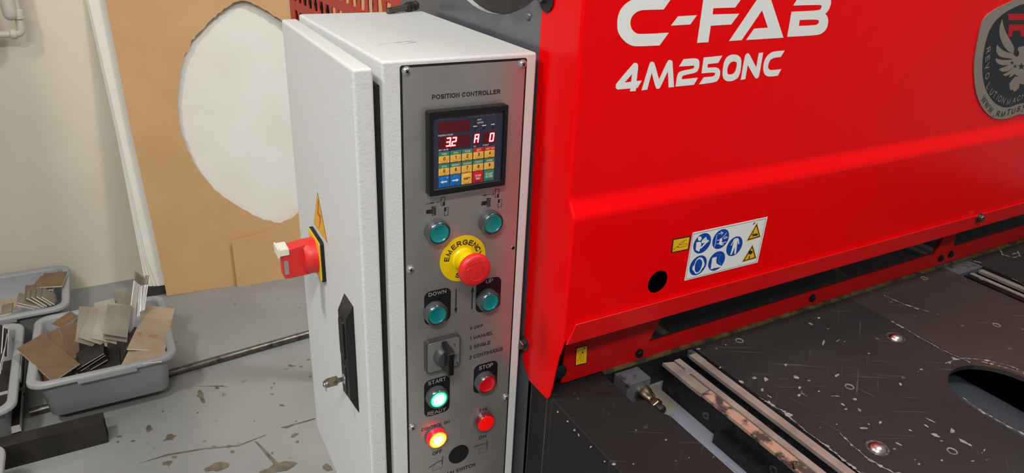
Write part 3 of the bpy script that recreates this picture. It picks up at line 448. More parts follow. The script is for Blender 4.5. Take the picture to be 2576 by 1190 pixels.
CHIPS=[[[707.8,-20.8],[706.1,-22.1],[704.2,-22.0],[702.7,-21.4],[702.9,-19.7],[705.0,-18.8],[706.7,-18.4],[709.2,-17.8],[708.7,-19.5]],[[726.1,-17.5],[723.9,-19.4],[723.0,-16.3],[722.3,-13.3],[724.1,-10.8],[726.0,-9.3],[727.2,-11.3],[728.7,-13.1],[728.3,-16.6]],[[718.1,-29.9],[716.5,-31.1],[714.9,-31.2],[715.0,-30.1],[714.5,-29.3],[716.0,-28.1],[717.6,-27.8],[718.2,-28.2],[719.5,-28.6]],[[703.2,-82.3],[701.3,-83.5],[698.9,-83.8],[697.8,-82.6],[697.8,-81.0],[700.1,-79.9],[702.2,-78.9],[703.7,-79.8],[705.0,-80.8]],[[688.0,-112.2],[686.4,-112.3],[685.3,-112.2],[684.5,-111.8],[683.7,-110.9],[685.2,-110.4],[686.5,-110.0],[687.5,-110.5],[688.1,-111.2]],[[653.3,-131.2],[651.9,-132.9],[648.3,-135.7],[643.1,-138.6],[638.2,-140.6],[638.6,-139.1],[641.2,-136.4],[647.3,-132.7],[653.3,-129.8]],[[677.6,-140.3],[674.7,-141.1],[672.2,-142.1],[668.0,-142.7],[665.9,-142.4],[667.3,-141.5],[669.9,-140.5],[673.3,-140.1],[677.2,-139.6]],[[680.2,-148.6],[679.3,-148.7],[678.5,-148.5],[677.3,-148.3],[677.1,-147.6],[678.3,-147.4],[679.0,-147.0],[679.9,-147.5],[680.1,-148.0]],[[674.2,-91.6],[672.4,-92.7],[670.3,-90.9],[670.8,-87.9],[670.5,-85.1],[672.5,-85.3],[674.5,-84.7],[675.3,-87.6],[676.2,-90.6]],[[546.6,-152.3],[543.9,-153.4],[541.2,-154.5],[541.4,-152.7],[542.3,-151.2],[543.4,-149.5],[545.3,-149.4],[546.8,-149.4],[547.3,-150.4]],[[535.4,-183.8],[532.8,-183.2],[531.3,-182.0],[528.8,-180.1],[531.0,-177.7],[532.9,-174.9],[536.1,-175.6],[537.0,-178.7],[537.0,-181.4]],[[546.3,-194.4],[545.0,-194.9],[543.1,-194.6],[541.7,-193.7],[541.4,-192.6],[542.0,-191.6],[544.1,-191.8],[545.7,-192.4],[546.9,-193.4]],[[494.0,-162.7],[493.7,-164.6],[492.6,-167.2],[490.2,-167.3],[488.6,-166.5],[489.3,-164.4],[489.6,-162.5],[491.5,-160.9],[492.9,-161.9]],[[468.9,-179.3],[467.3,-180.3],[466.2,-179.8],[464.9,-179.7],[465.3,-178.4],[466.4,-177.2],[468.0,-176.9],[469.5,-176.8],[469.9,-178.0]],[[520.8,-199.3],[519.3,-200.2],[517.0,-201.1],[515.1,-200.2],[516.8,-198.3],[518.1,-196.9],[520.4,-196.0],[521.8,-196.8],[522.3,-198.0]],[[505.4,-211.4],[503.6,-212.4],[501.5,-212.9],[501.0,-211.7],[501.2,-210.4],[502.6,-208.7],[504.5,-208.9],[506.5,-208.6],[507.2,-209.8]],[[537.7,-217.2],[536.5,-217.7],[534.8,-218.2],[534.6,-217.2],[534.8,-216.4],[535.5,-215.5],[537.1,-214.9],[537.8,-215.7],[538.3,-216.3]],[[596.7,-201.8],[595.9,-203.1],[591.2,-204.0],[586.6,-204.7],[586.5,-203.4],[586.7,-202.5],[589.2,-201.2],[594.0,-200.1],[596.5,-200.8]],[[686.2,-186.9],[684.9,-187.3],[683.4,-187.6],[682.9,-186.8],[682.2,-185.9],[683.5,-184.9],[685.2,-185.1],[686.4,-185.4],[687.5,-186.1]],[[569.6,-251.8],[567.2,-253.1],[564.9,-252.5],[564.1,-251.3],[563.9,-250.1],[565.1,-248.3],[567.7,-248.5],[569.6,-248.9],[570.3,-250.2]],[[552.8,-271.4],[551.4,-271.3],[549.8,-270.4],[550.8,-268.2],[551.7,-267.0],[553.1,-264.9],[554.7,-265.9],[555.4,-268.2],[554.2,-270.2]],[[542.4,-253.9],[540.8,-253.8],[540.5,-251.8],[540.0,-250.1],[540.9,-248.2],[542.4,-247.8],[543.5,-248.8],[543.7,-250.4],[543.3,-252.0]],[[539.0,-260.3],[537.7,-260.6],[536.0,-260.9],[535.1,-259.9],[534.3,-258.8],[536.1,-258.5],[537.6,-257.6],[539.3,-258.3],[540.5,-259.5]],[[554.0,-236.7],[551.8,-236.6],[547.6,-234.8],[545.2,-233.2],[541.7,-231.2],[544.0,-231.5],[546.1,-231.9],[549.7,-233.3],[552.3,-235.1]],[[657.5,-258.7],[655.0,-259.7],[654.2,-258.3],[655.0,-256.6],[656.4,-255.2],[658.5,-253.6],[659.9,-254.6],[660.9,-255.7],[659.2,-257.5]],[[721.8,-248.5],[720.6,-249.2],[718.4,-249.1],[717.8,-247.9],[716.7,-246.8],[717.8,-245.9],[720.2,-245.9],[722.3,-246.6],[721.9,-247.7]],[[778.0,-256.5],[775.0,-258.0],[773.5,-257.1],[772.2,-256.6],[773.0,-255.2],[774.9,-253.7],[777.6,-253.1],[779.5,-253.5],[780.3,-254.7]],[[794.9,-252.1],[793.0,-252.8],[790.9,-252.7],[789.6,-251.8],[790.0,-250.6],[790.8,-248.6],[794.4,-248.3],[795.6,-249.8],[797.1,-250.9]],[[711.3,-249.0],[710.5,-249.3],[709.7,-249.4],[709.2,-249.2],[709.6,-248.6],[710.5,-248.1],[711.3,-248.0],[711.9,-248.0],[711.7,-248.5]],[[529.9,-298.1],[527.7,-298.7],[523.7,-297.1],[521.4,-295.4],[520.0,-293.9],[520.5,-292.9],[523.3,-292.9],[527.6,-294.5],[529.3,-296.5]],[[558.2,-297.4],[556.5,-298.9],[554.2,-299.7],[552.3,-299.8],[551.2,-299.3],[551.4,-298.0],[553.6,-296.8],[556.0,-295.9],[557.4,-296.5]],[[537.9,-295.0],[536.9,-295.3],[536.1,-294.4],[536.6,-293.0],[537.0,-291.8],[537.9,-291.4],[539.0,-291.6],[539.5,-293.1],[538.7,-294.4]],[[621.9,-331.5],[620.6,-330.0],[619.4,-326.0],[618.5,-322.5],[618.8,-320.9],[619.0,-318.5],[620.5,-321.4],[621.9,-325.4],[622.3,-329.3]],[[600.4,-350.8],[597.4,-350.7],[594.8,-347.8],[594.6,-344.6],[594.1,-341.2],[596.9,-342.0],[599.0,-342.7],[602.0,-344.9],[600.6,-347.6]],[[623.3,-353.9],[621.9,-353.3],[620.2,-351.9],[624.3,-349.3],[627.0,-348.2],[631.3,-346.2],[629.9,-349.2],[630.0,-351.5],[626.0,-354.1]],[[621.0,-375.3],[618.2,-375.0],[616.5,-371.3],[615.4,-367.3],[617.6,-366.1],[619.0,-363.3],[621.2,-365.8],[622.9,-369.1],[621.6,-371.7]],[[604.7,-332.4],[602.9,-332.5],[602.8,-330.3],[602.6,-328.8],[603.5,-327.0],[605.2,-326.0],[606.1,-327.6],[606.4,-329.1],[605.9,-330.7]],[[596.3,-357.2],[594.8,-357.7],[593.1,-357.2],[592.0,-356.5],[591.9,-355.6],[593.0,-355.0],[594.5,-354.9],[595.6,-355.6],[596.7,-356.3]],[[631.3,-389.6],[629.9,-390.6],[628.5,-391.5],[626.6,-391.8],[624.6,-392.4],[624.3,-391.9],[625.7,-391.0],[627.8,-390.2],[629.6,-389.8]],[[561.3,-378.5],[559.8,-379.3],[558.9,-378.8],[558.5,-378.4],[558.1,-377.7],[559.4,-376.8],[561.0,-376.7],[561.9,-377.0],[562.3,-377.6]],[[529.7,-369.8],[528.7,-370.2],[527.6,-370.0],[526.5,-369.6],[526.8,-368.8],[527.7,-368.3],[529.0,-367.9],[530.6,-368.2],[530.3,-369.1]],[[596.8,-396.8],[595.3,-396.6],[593.6,-396.4],[592.1,-395.4],[592.0,-394.7],[592.6,-394.4],[593.9,-394.8],[595.4,-395.2],[596.4,-396.0]],[[532.0,-362.6],[531.3,-363.0],[530.4,-362.9],[529.6,-362.7],[530.2,-362.1],[530.6,-361.3],[531.7,-361.3],[532.6,-361.5],[532.7,-362.1]],[[527.4,-339.5],[526.1,-339.8],[524.7,-339.5],[523.8,-338.8],[523.5,-338.0],[524.3,-337.3],[525.7,-337.5],[527.1,-337.8],[528.0,-338.6]],[[540.4,-339.4],[539.2,-338.4],[538.2,-336.7],[537.1,-334.1],[537.4,-332.0],[538.3,-330.9],[539.9,-332.8],[540.5,-335.8],[540.7,-337.7]],[[577.3,-327.3],[576.4,-327.1],[575.5,-326.4],[575.4,-324.5],[576.2,-323.0],[577.3,-323.4],[578.5,-323.4],[578.4,-325.3],[578.2,-326.7]],[[500.6,-275.3],[499.6,-275.4],[498.9,-275.4],[498.0,-275.2],[498.4,-274.6],[498.9,-274.2],[499.7,-273.9],[500.6,-274.1],[500.4,-274.7]],[[475.6,-270.0],[475.0,-270.4],[474.1,-270.3],[473.7,-269.9],[473.5,-269.3],[473.9,-268.7],[474.9,-268.8],[475.8,-269.0],[475.7,-269.5]],[[620.7,-379.3],[619.4,-379.6],[619.1,-377.9],[618.4,-376.2],[619.5,-374.5],[620.9,-375.2],[622.5,-375.0],[622.3,-377.0],[622.1,-378.9]],[[620.7,-393.1],[619.7,-393.2],[618.8,-393.2],[618.2,-392.8],[618.1,-392.3],[619.1,-392.0],[620.0,-391.8],[621.0,-392.0],[621.1,-392.6]],[[460.7,-237.4],[457.4,-237.4],[454.2,-237.4],[452.8,-234.9],[452.3,-232.0],[455.2,-230.0],[458.8,-230.2],[460.7,-232.5],[462.7,-234.9]],[[459.5,-66.3],[457.2,-66.5],[454.8,-67.0],[452.7,-65.4],[453.2,-64.0],[452.8,-62.1],[455.8,-62.8],[457.9,-63.3],[460.0,-64.7]],[[454.3,-113.9],[453.0,-115.1],[450.8,-116.1],[448.9,-116.1],[448.2,-115.5],[448.9,-114.5],[450.3,-113.7],[452.4,-112.6],[454.3,-112.8]],[[455.6,-156.5],[453.3,-157.4],[451.7,-155.5],[451.1,-153.3],[451.6,-151.1],[453.2,-148.9],[455.1,-150.9],[457.0,-151.9],[456.6,-154.3]],[[481.6,-156.3],[478.7,-157.0],[476.3,-156.9],[474.6,-155.8],[474.2,-154.0],[475.6,-152.0],[478.5,-152.1],[481.6,-152.1],[481.0,-154.3]],[[491.5,-163.6],[489.6,-165.8],[487.8,-167.1],[485.3,-168.4],[485.3,-166.0],[487.6,-163.1],[489.5,-161.2],[491.6,-159.9],[493.2,-160.5]],[[467.5,-181.6],[465.8,-182.3],[464.1,-182.1],[463.5,-181.0],[463.1,-180.1],[464.2,-179.4],[465.5,-178.8],[467.1,-179.2],[467.2,-180.3]],[[465.0,-197.2],[463.9,-197.9],[463.6,-195.5],[462.7,-193.5],[463.3,-191.3],[464.5,-190.6],[465.4,-192.5],[466.1,-194.4],[465.9,-196.6]],[[455.1,-205.8],[453.4,-206.4],[452.4,-204.6],[452.8,-202.6],[453.2,-200.4],[454.9,-200.2],[456.3,-200.6],[457.0,-202.3],[455.8,-203.9]],[[483.1,-76.2],[481.8,-77.0],[480.5,-76.9],[479.7,-76.3],[479.8,-75.3],[480.8,-74.6],[481.9,-73.9],[482.6,-74.6],[483.4,-75.1]],[[502.1,-76.2],[501.3,-76.1],[500.6,-75.5],[500.4,-74.3],[501.1,-72.9],[502.0,-73.1],[503.0,-72.8],[503.2,-74.0],[502.6,-75.1]],[[257.6,-169.6],[256.9,-170.0],[256.3,-170.0],[255.5,-169.8],[255.2,-169.1],[256.1,-168.5],[257.0,-167.8],[257.8,-168.2],[257.7,-169.0]],[[280.4,-200.2],[279.3,-200.8],[278.0,-201.1],[277.4,-200.4],[277.4,-199.4],[278.4,-198.7],[279.4,-198.0],[280.5,-198.2],[280.9,-199.1]],[[284.0,-236.7],[283.5,-237.2],[282.8,-237.1],[282.6,-236.7],[282.6,-236.3],[282.9,-235.9],[283.4,-235.7],[283.9,-235.9],[284.2,-236.2]],[[311.7,-248.9],[311.2,-249.2],[310.6,-249.2],[310.2,-249.0],[310.5,-248.5],[310.8,-248.1],[311.4,-247.8],[311.8,-248.0],[311.8,-248.4]],[[266.3,-234.0],[265.6,-234.3],[265.0,-234.2],[264.6,-233.9],[264.5,-233.4],[264.9,-232.9],[265.5,-232.9],[265.9,-233.1],[266.2,-233.4]],[[218.4,-215.7],[217.2,-216.0],[216.2,-216.2],[215.4,-215.8],[215.0,-215.2],[215.4,-214.7],[216.1,-214.3],[217.1,-214.6],[217.6,-215.0]],[[189.0,-95.1],[188.8,-96.1],[187.8,-97.0],[186.6,-98.5],[186.0,-97.8],[185.9,-97.1],[186.1,-96.1],[187.2,-95.3],[188.5,-94.5]],[[189.6,-118.2],[188.8,-118.7],[188.1,-118.7],[187.1,-118.7],[187.4,-117.6],[187.7,-116.5],[188.8,-116.2],[189.9,-116.1],[189.9,-117.3]],[[188.8,-134.0],[188.6,-134.9],[188.0,-136.2],[186.4,-137.0],[185.5,-136.8],[185.6,-136.0],[185.6,-135.0],[187.1,-133.6],[188.4,-133.4]],[[187.5,-145.6],[186.9,-146.8],[186.1,-147.6],[185.5,-147.5],[185.6,-146.3],[186.1,-144.9],[186.9,-143.0],[188.1,-142.2],[187.9,-144.1]],[[190.3,-168.7],[189.2,-169.5],[188.2,-170.2],[186.8,-170.4],[186.0,-169.9],[187.0,-169.0],[187.5,-168.4],[188.6,-168.0],[189.9,-168.0]],[[189.3,-197.5],[188.8,-197.9],[187.9,-198.3],[187.6,-197.5],[187.3,-196.9],[187.7,-196.3],[188.5,-195.9],[189.5,-196.0],[189.5,-196.9]],[[198.0,-206.2],[196.5,-207.2],[194.6,-207.4],[193.6,-206.2],[192.9,-204.7],[194.5,-203.6],[196.0,-203.1],[197.2,-203.7],[198.6,-204.6]]]
STRIPS=[[[805.0,-140.2],[803.2,-171.0],[801.0,-202.7],[799.3,-230.9],[806.1,-268.7],[809.3,-266.8],[803.8,-229.4],[805.5,-201.2],[808.5,-169.6],[809.2,-139.5]],[[873.1,-76.7],[873.4,-98.0],[876.1,-111.1],[882.7,-128.7],[891.1,-148.3],[896.9,-141.0],[890.5,-123.5],[880.0,-102.5],[878.5,-86.8]],[[489.5,-286.8],[483.0,-308.2],[480.0,-330.1],[483.0,-349.7],[487.3,-365.0],[490.8,-366.7],[489.9,-350.1],[485.5,-334.4],[485.8,-317.5],[491.5,-307.5],[490.0,-297.0],[493.6,-287.2]],[[457.9,-221.1],[454.0,-237.1],[451.9,-255.0],[451.5,-274.1],[451.8,-300.8],[450.9,-327.1],[450.4,-346.7],[455.1,-349.1],[454.9,-326.9],[454.9,-302.3],[454.2,-277.9],[454.7,-259.0],[457.0,-242.9],[462.5,-229.6],[461.2,-220.9]],[[1257.6,-53.4],[1273.6,-56.5],[1253.6,-71.3],[1259.8,-89.4],[1279.8,-92.5],[1296.8,-80.6],[1275.6,-81.0],[1310.9,-80.9],[1297.7,-90.8],[1270.6,-101.8],[1240.0,-97.7],[1234.1,-81.9],[1234.0,-66.5]],[[450.2,-189.6],[452.1,-201.8],[453.8,-217.3],[457.2,-229.7],[460.3,-225.0],[456.7,-211.4],[455.0,-195.7]],[[767.0,-254.6],[790.9,-253.6],[811.1,-259.7],[834.2,-276.4],[851.9,-301.6],[856.8,-319.3],[852.4,-321.5],[843.6,-303.1],[827.7,-280.0],[803.6,-264.1],[780.4,-259.9],[751.3,-268.0],[725.0,-281.8],[716.2,-295.9],[707.4,-315.3],[709.6,-302.7],[716.4,-285.9],[735.5,-271.1]],[[709.2,-314.2],[702.9,-345.1],[703.6,-375.8],[704.8,-390.2],[707.2,-387.9],[705.5,-369.7],[705.6,-343.6]],[[1161.6,-139.5],[1156.5,-164.0],[1149.7,-167.5],[1152.8,-140.6]],[[1161.1,-53.4],[1169.4,-72.0],[1174.6,-61.2],[1174.9,-50.0]]]
STAIN=[[[-428.1,1394.3],[-429.0,1386.8],[-434.2,1382.7],[-441.9,1382.4],[-448.4,1389.8],[-454.1,1397.7],[-446.2,1401.7],[-447.1,1408.7],[-442.5,1414.9],[-435.2,1408.6],[-428.0,1402.8]],[[-302.1,1197.1],[-299.8,1189.9],[-305.5,1187.4],[-310.9,1183.1],[-317.6,1186.0],[-316.4,1194.8],[-318.8,1199.8],[-316.8,1205.3],[-313.5,1215.5],[-304.8,1212.5],[-303.2,1202.3]],[[-242.4,1133.8],[-252.9,1127.3],[-254.0,1118.7],[-263.0,1121.8],[-267.6,1124.3],[-281.7,1122.8],[-273.8,1131.7],[-270.8,1136.9],[-267.3,1148.7],[-255.1,1147.9],[-252.1,1138.2]],[[-377.2,1197.1],[-380.4,1194.7],[-382.7,1192.5],[-386.4,1194.8],[-391.3,1194.0],[-392.8,1197.9],[-394.5,1201.9],[-391.7,1204.7],[-386.9,1202.9],[-383.9,1202.3],[-382.3,1199.9]],[[-347.8,1159.6],[-349.0,1158.3],[-350.4,1156.8],[-354.2,1156.0],[-355.9,1159.1],[-361.7,1160.5],[-359.6,1162.6],[-357.5,1163.9],[-354.7,1166.2],[-350.1,1163.9],[-347.7,1161.5]],[[-387.0,1173.4],[-387.2,1169.8],[-389.4,1171.4],[-391.0,1167.3],[-391.3,1173.0],[-393.7,1174.7],[-393.8,1178.9],[-391.1,1178.0],[-390.3,1182.2],[-388.7,1178.9],[-387.1,1176.8]],[[-267.5,1025.5],[-268.1,1022.1],[-270.6,1018.6],[-276.6,1011.1],[-280.7,1020.0],[-289.7,1022.6],[-292.0,1030.5],[-287.1,1037.4],[-276.9,1035.0],[-270.6,1034.2],[-264.0,1031.4]],[[-149.7,1295.5],[-153.3,1281.2],[-150.2,1257.0],[-154.7,1249.9],[-161.1,1255.2],[-162.8,1282.6],[-171.3,1297.5],[-164.8,1304.3],[-164.3,1317.6],[-160.5,1324.8],[-153.9,1319.2]],[[-103.6,1312.1],[-102.5,1304.9],[-107.8,1305.6],[-111.5,1308.5],[-114.2,1311.5],[-114.6,1315.6],[-113.6,1318.5],[-112.1,1320.9],[-109.3,1325.2],[-103.7,1323.9],[-105.0,1316.2]],[[39.2,1205.8],[41.0,1200.9],[37.5,1201.7],[35.1,1203.0],[33.8,1205.4],[31.8,1207.8],[31.6,1211.4],[34.6,1211.9],[37.0,1211.8],[38.3,1209.2],[42.4,1208.2]],[[45.0,1240.9],[45.1,1237.0],[43.2,1233.3],[41.6,1237.7],[38.9,1237.3],[37.7,1241.6],[39.6,1245.7],[41.4,1249.5],[43.5,1246.3],[45.5,1246.8],[45.5,1243.3]],[[60.6,1131.9],[55.7,1134.0],[53.2,1134.2],[48.3,1135.9],[44.2,1141.4],[41.4,1146.5],[45.3,1146.2],[47.8,1146.3],[51.7,1145.0],[55.4,1140.5],[56.8,1137.2]],[[136.6,1323.3],[132.5,1324.1],[129.5,1323.5],[122.5,1325.1],[116.0,1333.5],[116.0,1339.2],[118.3,1341.7],[123.0,1340.3],[127.8,1336.0],[132.2,1332.8],[139.4,1326.1]],[[159.1,1311.5],[155.9,1310.7],[154.2,1308.3],[150.8,1309.4],[148.5,1312.2],[147.6,1315.4],[147.9,1318.5],[151.1,1318.6],[153.5,1319.9],[155.4,1316.9],[157.5,1314.9]],[[65.0,992.1],[62.0,987.4],[54.7,985.8],[48.5,980.8],[42.5,983.8],[39.3,987.3],[44.8,991.1],[43.4,995.4],[49.8,995.9],[56.6,998.6],[60.3,995.3]],[[32.7,874.5],[18.7,865.3],[1.0,857.7],[-24.6,864.0],[-48.9,865.7],[-65.2,875.0],[-67.8,886.6],[-41.2,889.9],[-25.4,899.4],[4.3,896.3],[21.3,885.7]],[[-131.4,951.3],[-137.0,938.8],[-154.6,936.9],[-167.7,936.1],[-175.1,944.4],[-193.0,948.1],[-195.2,960.9],[-179.5,966.1],[-168.6,972.7],[-153.1,970.8],[-140.9,962.8]],[[108.9,817.9],[110.2,807.3],[102.2,806.9],[94.7,808.2],[91.2,816.3],[87.4,823.9],[88.3,833.2],[95.4,837.2],[103.2,838.4],[105.5,827.5],[108.9,823.5]],[[-176.0,1212.5],[-176.3,1209.7],[-178.0,1210.1],[-179.4,1208.6],[-180.6,1210.7],[-179.9,1213.5],[-180.5,1216.0],[-179.2,1216.9],[-178.2,1216.5],[-177.3,1216.1],[-176.3,1214.9]],[[-36.0,1100.5],[-36.5,1099.5],[-37.3,1099.5],[-38.3,1098.6],[-39.1,1099.9],[-39.9,1101.4],[-39.5,1103.2],[-38.2,1103.5],[-37.2,1105.3],[-36.7,1102.5],[-35.7,1101.9]],[[-264.8,1261.6],[-265.1,1259.7],[-266.8,1260.1],[-268.5,1258.2],[-269.6,1261.2],[-269.4,1263.1],[-270.8,1265.8],[-268.7,1265.4],[-267.6,1267.1],[-266.0,1265.4],[-264.3,1263.7]],[[189.3,1339.8],[187.1,1338.0],[183.7,1339.0],[180.6,1338.8],[178.4,1341.5],[178.4,1343.9],[179.7,1345.1],[180.1,1347.5],[182.9,1347.0],[186.6,1346.2],[189.0,1343.0]],[[168.4,1244.3],[166.4,1243.0],[164.8,1240.2],[162.9,1244.2],[161.6,1245.2],[159.4,1247.2],[159.9,1249.8],[162.6,1249.5],[164.4,1251.4],[167.5,1250.5],[167.5,1247.0]],[[56.6,1258.1],[55.4,1256.8],[54.3,1255.8],[52.2,1253.8],[51.9,1257.2],[50.1,1259.4],[50.9,1262.6],[52.9,1263.6],[54.5,1262.7],[56.8,1263.9],[56.8,1260.5]],[[-253.0,1042.8],[-254.6,1040.6],[-255.6,1036.2],[-261.2,1039.0],[-264.2,1041.5],[-267.3,1043.9],[-265.0,1046.0],[-265.7,1049.6],[-261.1,1049.4],[-257.5,1047.6],[-252.0,1046.3]],[[-151.5,1038.9],[-157.3,1037.0],[-157.7,1032.6],[-161.6,1033.7],[-167.3,1032.2],[-169.4,1037.0],[-166.2,1040.9],[-164.6,1043.5],[-161.6,1044.0],[-156.6,1048.1],[-155.8,1042.1]],[[-113.5,1022.3],[-115.8,1019.8],[-118.9,1017.6],[-123.9,1018.2],[-129.0,1020.0],[-127.5,1023.8],[-131.7,1027.5],[-126.5,1028.1],[-123.2,1029.7],[-119.2,1027.7],[-116.6,1025.4]],[[-111.1,993.5],[-112.8,991.4],[-115.9,991.3],[-119.5,990.9],[-122.5,994.5],[-121.1,997.4],[-121.9,1000.0],[-120.7,1002.3],[-117.4,1004.2],[-112.9,1001.3],[-111.5,996.9]],[[-175.4,1073.5],[-173.8,1070.8],[-176.5,1071.5],[-178.7,1072.0],[-181.1,1073.6],[-182.0,1075.8],[-181.3,1077.2],[-180.8,1079.1],[-177.9,1077.3],[-175.9,1076.1],[-173.1,1074.4]],[[73.6,1047.3],[73.1,1046.1],[72.0,1044.3],[70.1,1047.0],[67.0,1047.4],[66.4,1049.7],[67.7,1051.0],[69.3,1051.3],[71.0,1052.4],[73.8,1051.1],[73.3,1048.6]],[[56.2,960.0],[56.1,956.9],[54.2,954.3],[51.9,953.8],[50.4,955.0],[47.8,955.2],[46.7,958.5],[50.1,960.3],[51.2,962.3],[53.8,965.6],[56.2,963.8]],[[-17.1,944.0],[-19.0,942.7],[-19.0,940.2],[-21.0,938.9],[-23.1,939.8],[-23.7,942.2],[-22.1,944.1],[-22.9,946.7],[-20.8,946.1],[-19.1,947.2],[-17.1,946.5]],[[-349.9,1057.8],[-276.0,1064.0],[-186.7,1046.6],[-97.0,1016.9],[-18.7,1028.5],[-21.8,1024.3],[-97.9,1011.9],[-185.5,1040.6],[-276.7,1057.4]],[[-54.5,1014.3],[-25.8,894.5],[-14.6,897.5],[-47.2,1007.1]],[[23.1,1040.5],[124.5,1038.5],[123.1,1033.2],[61.4,1033.5],[39.6,1028.6]],[[-168.6,1350.0],[-91.5,1317.6],[-76.8,1299.3],[-92.5,1311.3]]]
PL=[[[-180.2,1977.3,-1260.0],[0.9982,-0.0599,0.0],[0.0083,0.1389,0.9903],[0.0593,0.9885,-0.1392]],[[62.6,1945.8,-1260.0],[0.9997,-0.026,0.0],[0.0036,0.1391,0.9903],[0.0257,0.9899,-0.1392]],[[-178.8952,1999.0468,-1263.0618],[0.9982,-0.0599,0.0],[0.0083,0.1389,0.9903],[0.0593,0.9885,-0.1392]]]
CARD=[[-35.6,1071.7],[-28.3,632.8],[-10.8,201.5],[-6.7,1.3],[235.8,0.1]]
HOLE=[[390.2,1068.2],[362.0,1057.7],[340.2,1043.0],[318.5,1028.6],[298.1,1014.1],[273.3,995.7],[254.5,973.1],[232.6,956.1],[212.9,935.0],[199.4,912.4],[183.0,888.5],[172.0,865.6],[163.4,841.3],[152.2,808.7],[145.4,778.6],[136.9,746.9],[132.5,716.3],[128.5,679.7],[128.6,644.0],[131.3,607.7],[138.0,570.8],[148.3,530.1],[163.6,485.3],[183.4,439.5],[208.2,396.9],[241.0,358.8],[276.8,326.0],[318.8,290.2],[364.8,256.5],[401.9,239.9],[437.0,228.3],[483.0,243.3],[556.8,279.4],[645.8,383.5],[707.4,538.8],[709.6,741.5],[646.2,879.3],[546.9,968.8],[521.5,997.6],[487.7,1021.9],[455.3,1043.0],[423.0,1059.8]]
CARD2=[[4.2,188.6],[58.9,194.0],[111.8,201.5],[166.2,213.9],[206.0,228.9],[238.8,245.3],[260.7,261.6],[290.7,293.5],[335.4,344.6]]
CARD2b=[[0.0,0.0],[275.4,-0.0]]
WHITE=[[-94.8,1072.6],[-78.6,633.9],[-74.9,158.3],[-73.8,78.8],[-35.1,39.4],[-27.1,38.0]]
FIX={"elbow":[[-518.6,2110.0,-296.4],[-463.4,2110.0,-296.0],[-465.1,2110.0,-262.6],[-459.7,2110.0,-216.5],[-468.3,2110.0,-192.3],[-477.9,2110.0,-237.8],[-486.0,2110.0,-192.0],[-449.5,2110.0,-192.6]]}
PLT={"brown_big":[[-612.4,1523.7,-1098.0],[-547.1,1583.8,-1098.0],[-454.1,1387.3,-1112.0],[-520.1,1322.7,-1112.2]],"brown_mid":[[-543.5,1606.2,-1112.0],[-509.2,1624.7,-1112.0],[-489.6,1507.9,-1140.0],[-516.4,1496.7,-1139.3]],"brown_back":[[-507.1,1621.1,-1110.0],[-458.5,1627.6,-1105.0],[-459.4,1453.3,-1150.0],[-489.3,1505.5,-1138.6]],"brown_stamp":[[-532.9,1675.9,-1120.0],[-476.6,1723.1,-1112.0],[-456.9,1687.3,-1120.0],[-505.9,1648.5,-1126.5]],"brown_low":[[-560.1,1430.9,-1135.0],[-525.7,1358.7,-1130.0],[-519.5,1341.9,-1132.0],[-562.0,1395.3,-1165.6]],"fan_a":[[-434.7,1545.0,-1009.5],[-359.9,1545.0,-1032.9],[-390.8,1465.0,-1130.6],[-461.1,1479.7,-1088.8]],"fan_b":[[-406.1,1535.0,-1014.4],[-350.7,1535.0,-1021.5],[-382.5,1455.0,-1116.1],[-450.1,1479.1,-1077.7]],"fan_c":[[-384.7,1525.0,-1019.2],[-332.9,1525.0,-1018.8],[-356.5,1448.0,-1109.2],[-419.6,1470.5,-1083.3]],"fan_d":[[-360.6,1520.0,-1009.3],[-298.6,1520.0,-1027.9],[-328.1,1440.0,-1105.7],[-387.7,1447.2,-1080.0]],"fan_e":[[-360.1,1515.0,-1005.2],[-297.0,1515.0,-1024.0],[-324.6,1436.0,-1087.5],[-384.7,1444.4,-1062.0]],"fan_back":[[-398.3,1580.0,-1025.6],[-343.8,1580.0,-1021.9],[-340.9,1560.0,-1045.7],[-399.3,1564.8,-1043.9]],"tan_back":[[-345.7,1620.0,-1016.9],[-283.3,1620.0,-1011.9],[-291.1,1590.0,-1074.3],[-343.8,1603.3,-1051.2]],"tan_tall":[[-256.1,1623.1,-1092.0],[-179.2,1595.7,-1108.0],[-231.4,1356.2,-1112.0],[-329.8,1378.9,-1092.2]],"tan_front":[[-319.6,1413.2,-1106.0],[-225.1,1334.8,-1104.0],[-245.3,1279.6,-1098.0],[-349.4,1298.4,-1094.2]]}
EDGE=[[[-276.7,1560.0,-964.5],[-319.6,1500.0,-1099.2]],[[-273.5,1565.0,-969.7],[-317.6,1505.0,-1107.8]],[[-271.1,1570.0,-976.7],[-315.3,1508.0,-1114.6]],[[-269.2,1575.0,-983.0],[-311.3,1512.0,-1111.8]],[[-267.2,1580.0,-989.3],[-306.6,1518.0,-1109.7]],[[-263.9,1590.0,-995.1],[-287.1,1540.0,-1082.5]],[[-261.6,1594.0,-1004.4],[-282.6,1545.0,-1083.0]],[[-257.5,1600.0,-1005.0],[-276.5,1550.0,-1070.0]],[[-251.5,1605.0,-1008.9],[-273.9,1556.0,-1073.3]],[[-247.4,1610.0,-1010.6],[-269.6,1560.0,-1074.5]],[[-242.6,1615.0,-1014.2],[-265.6,1566.0,-1076.3]]]
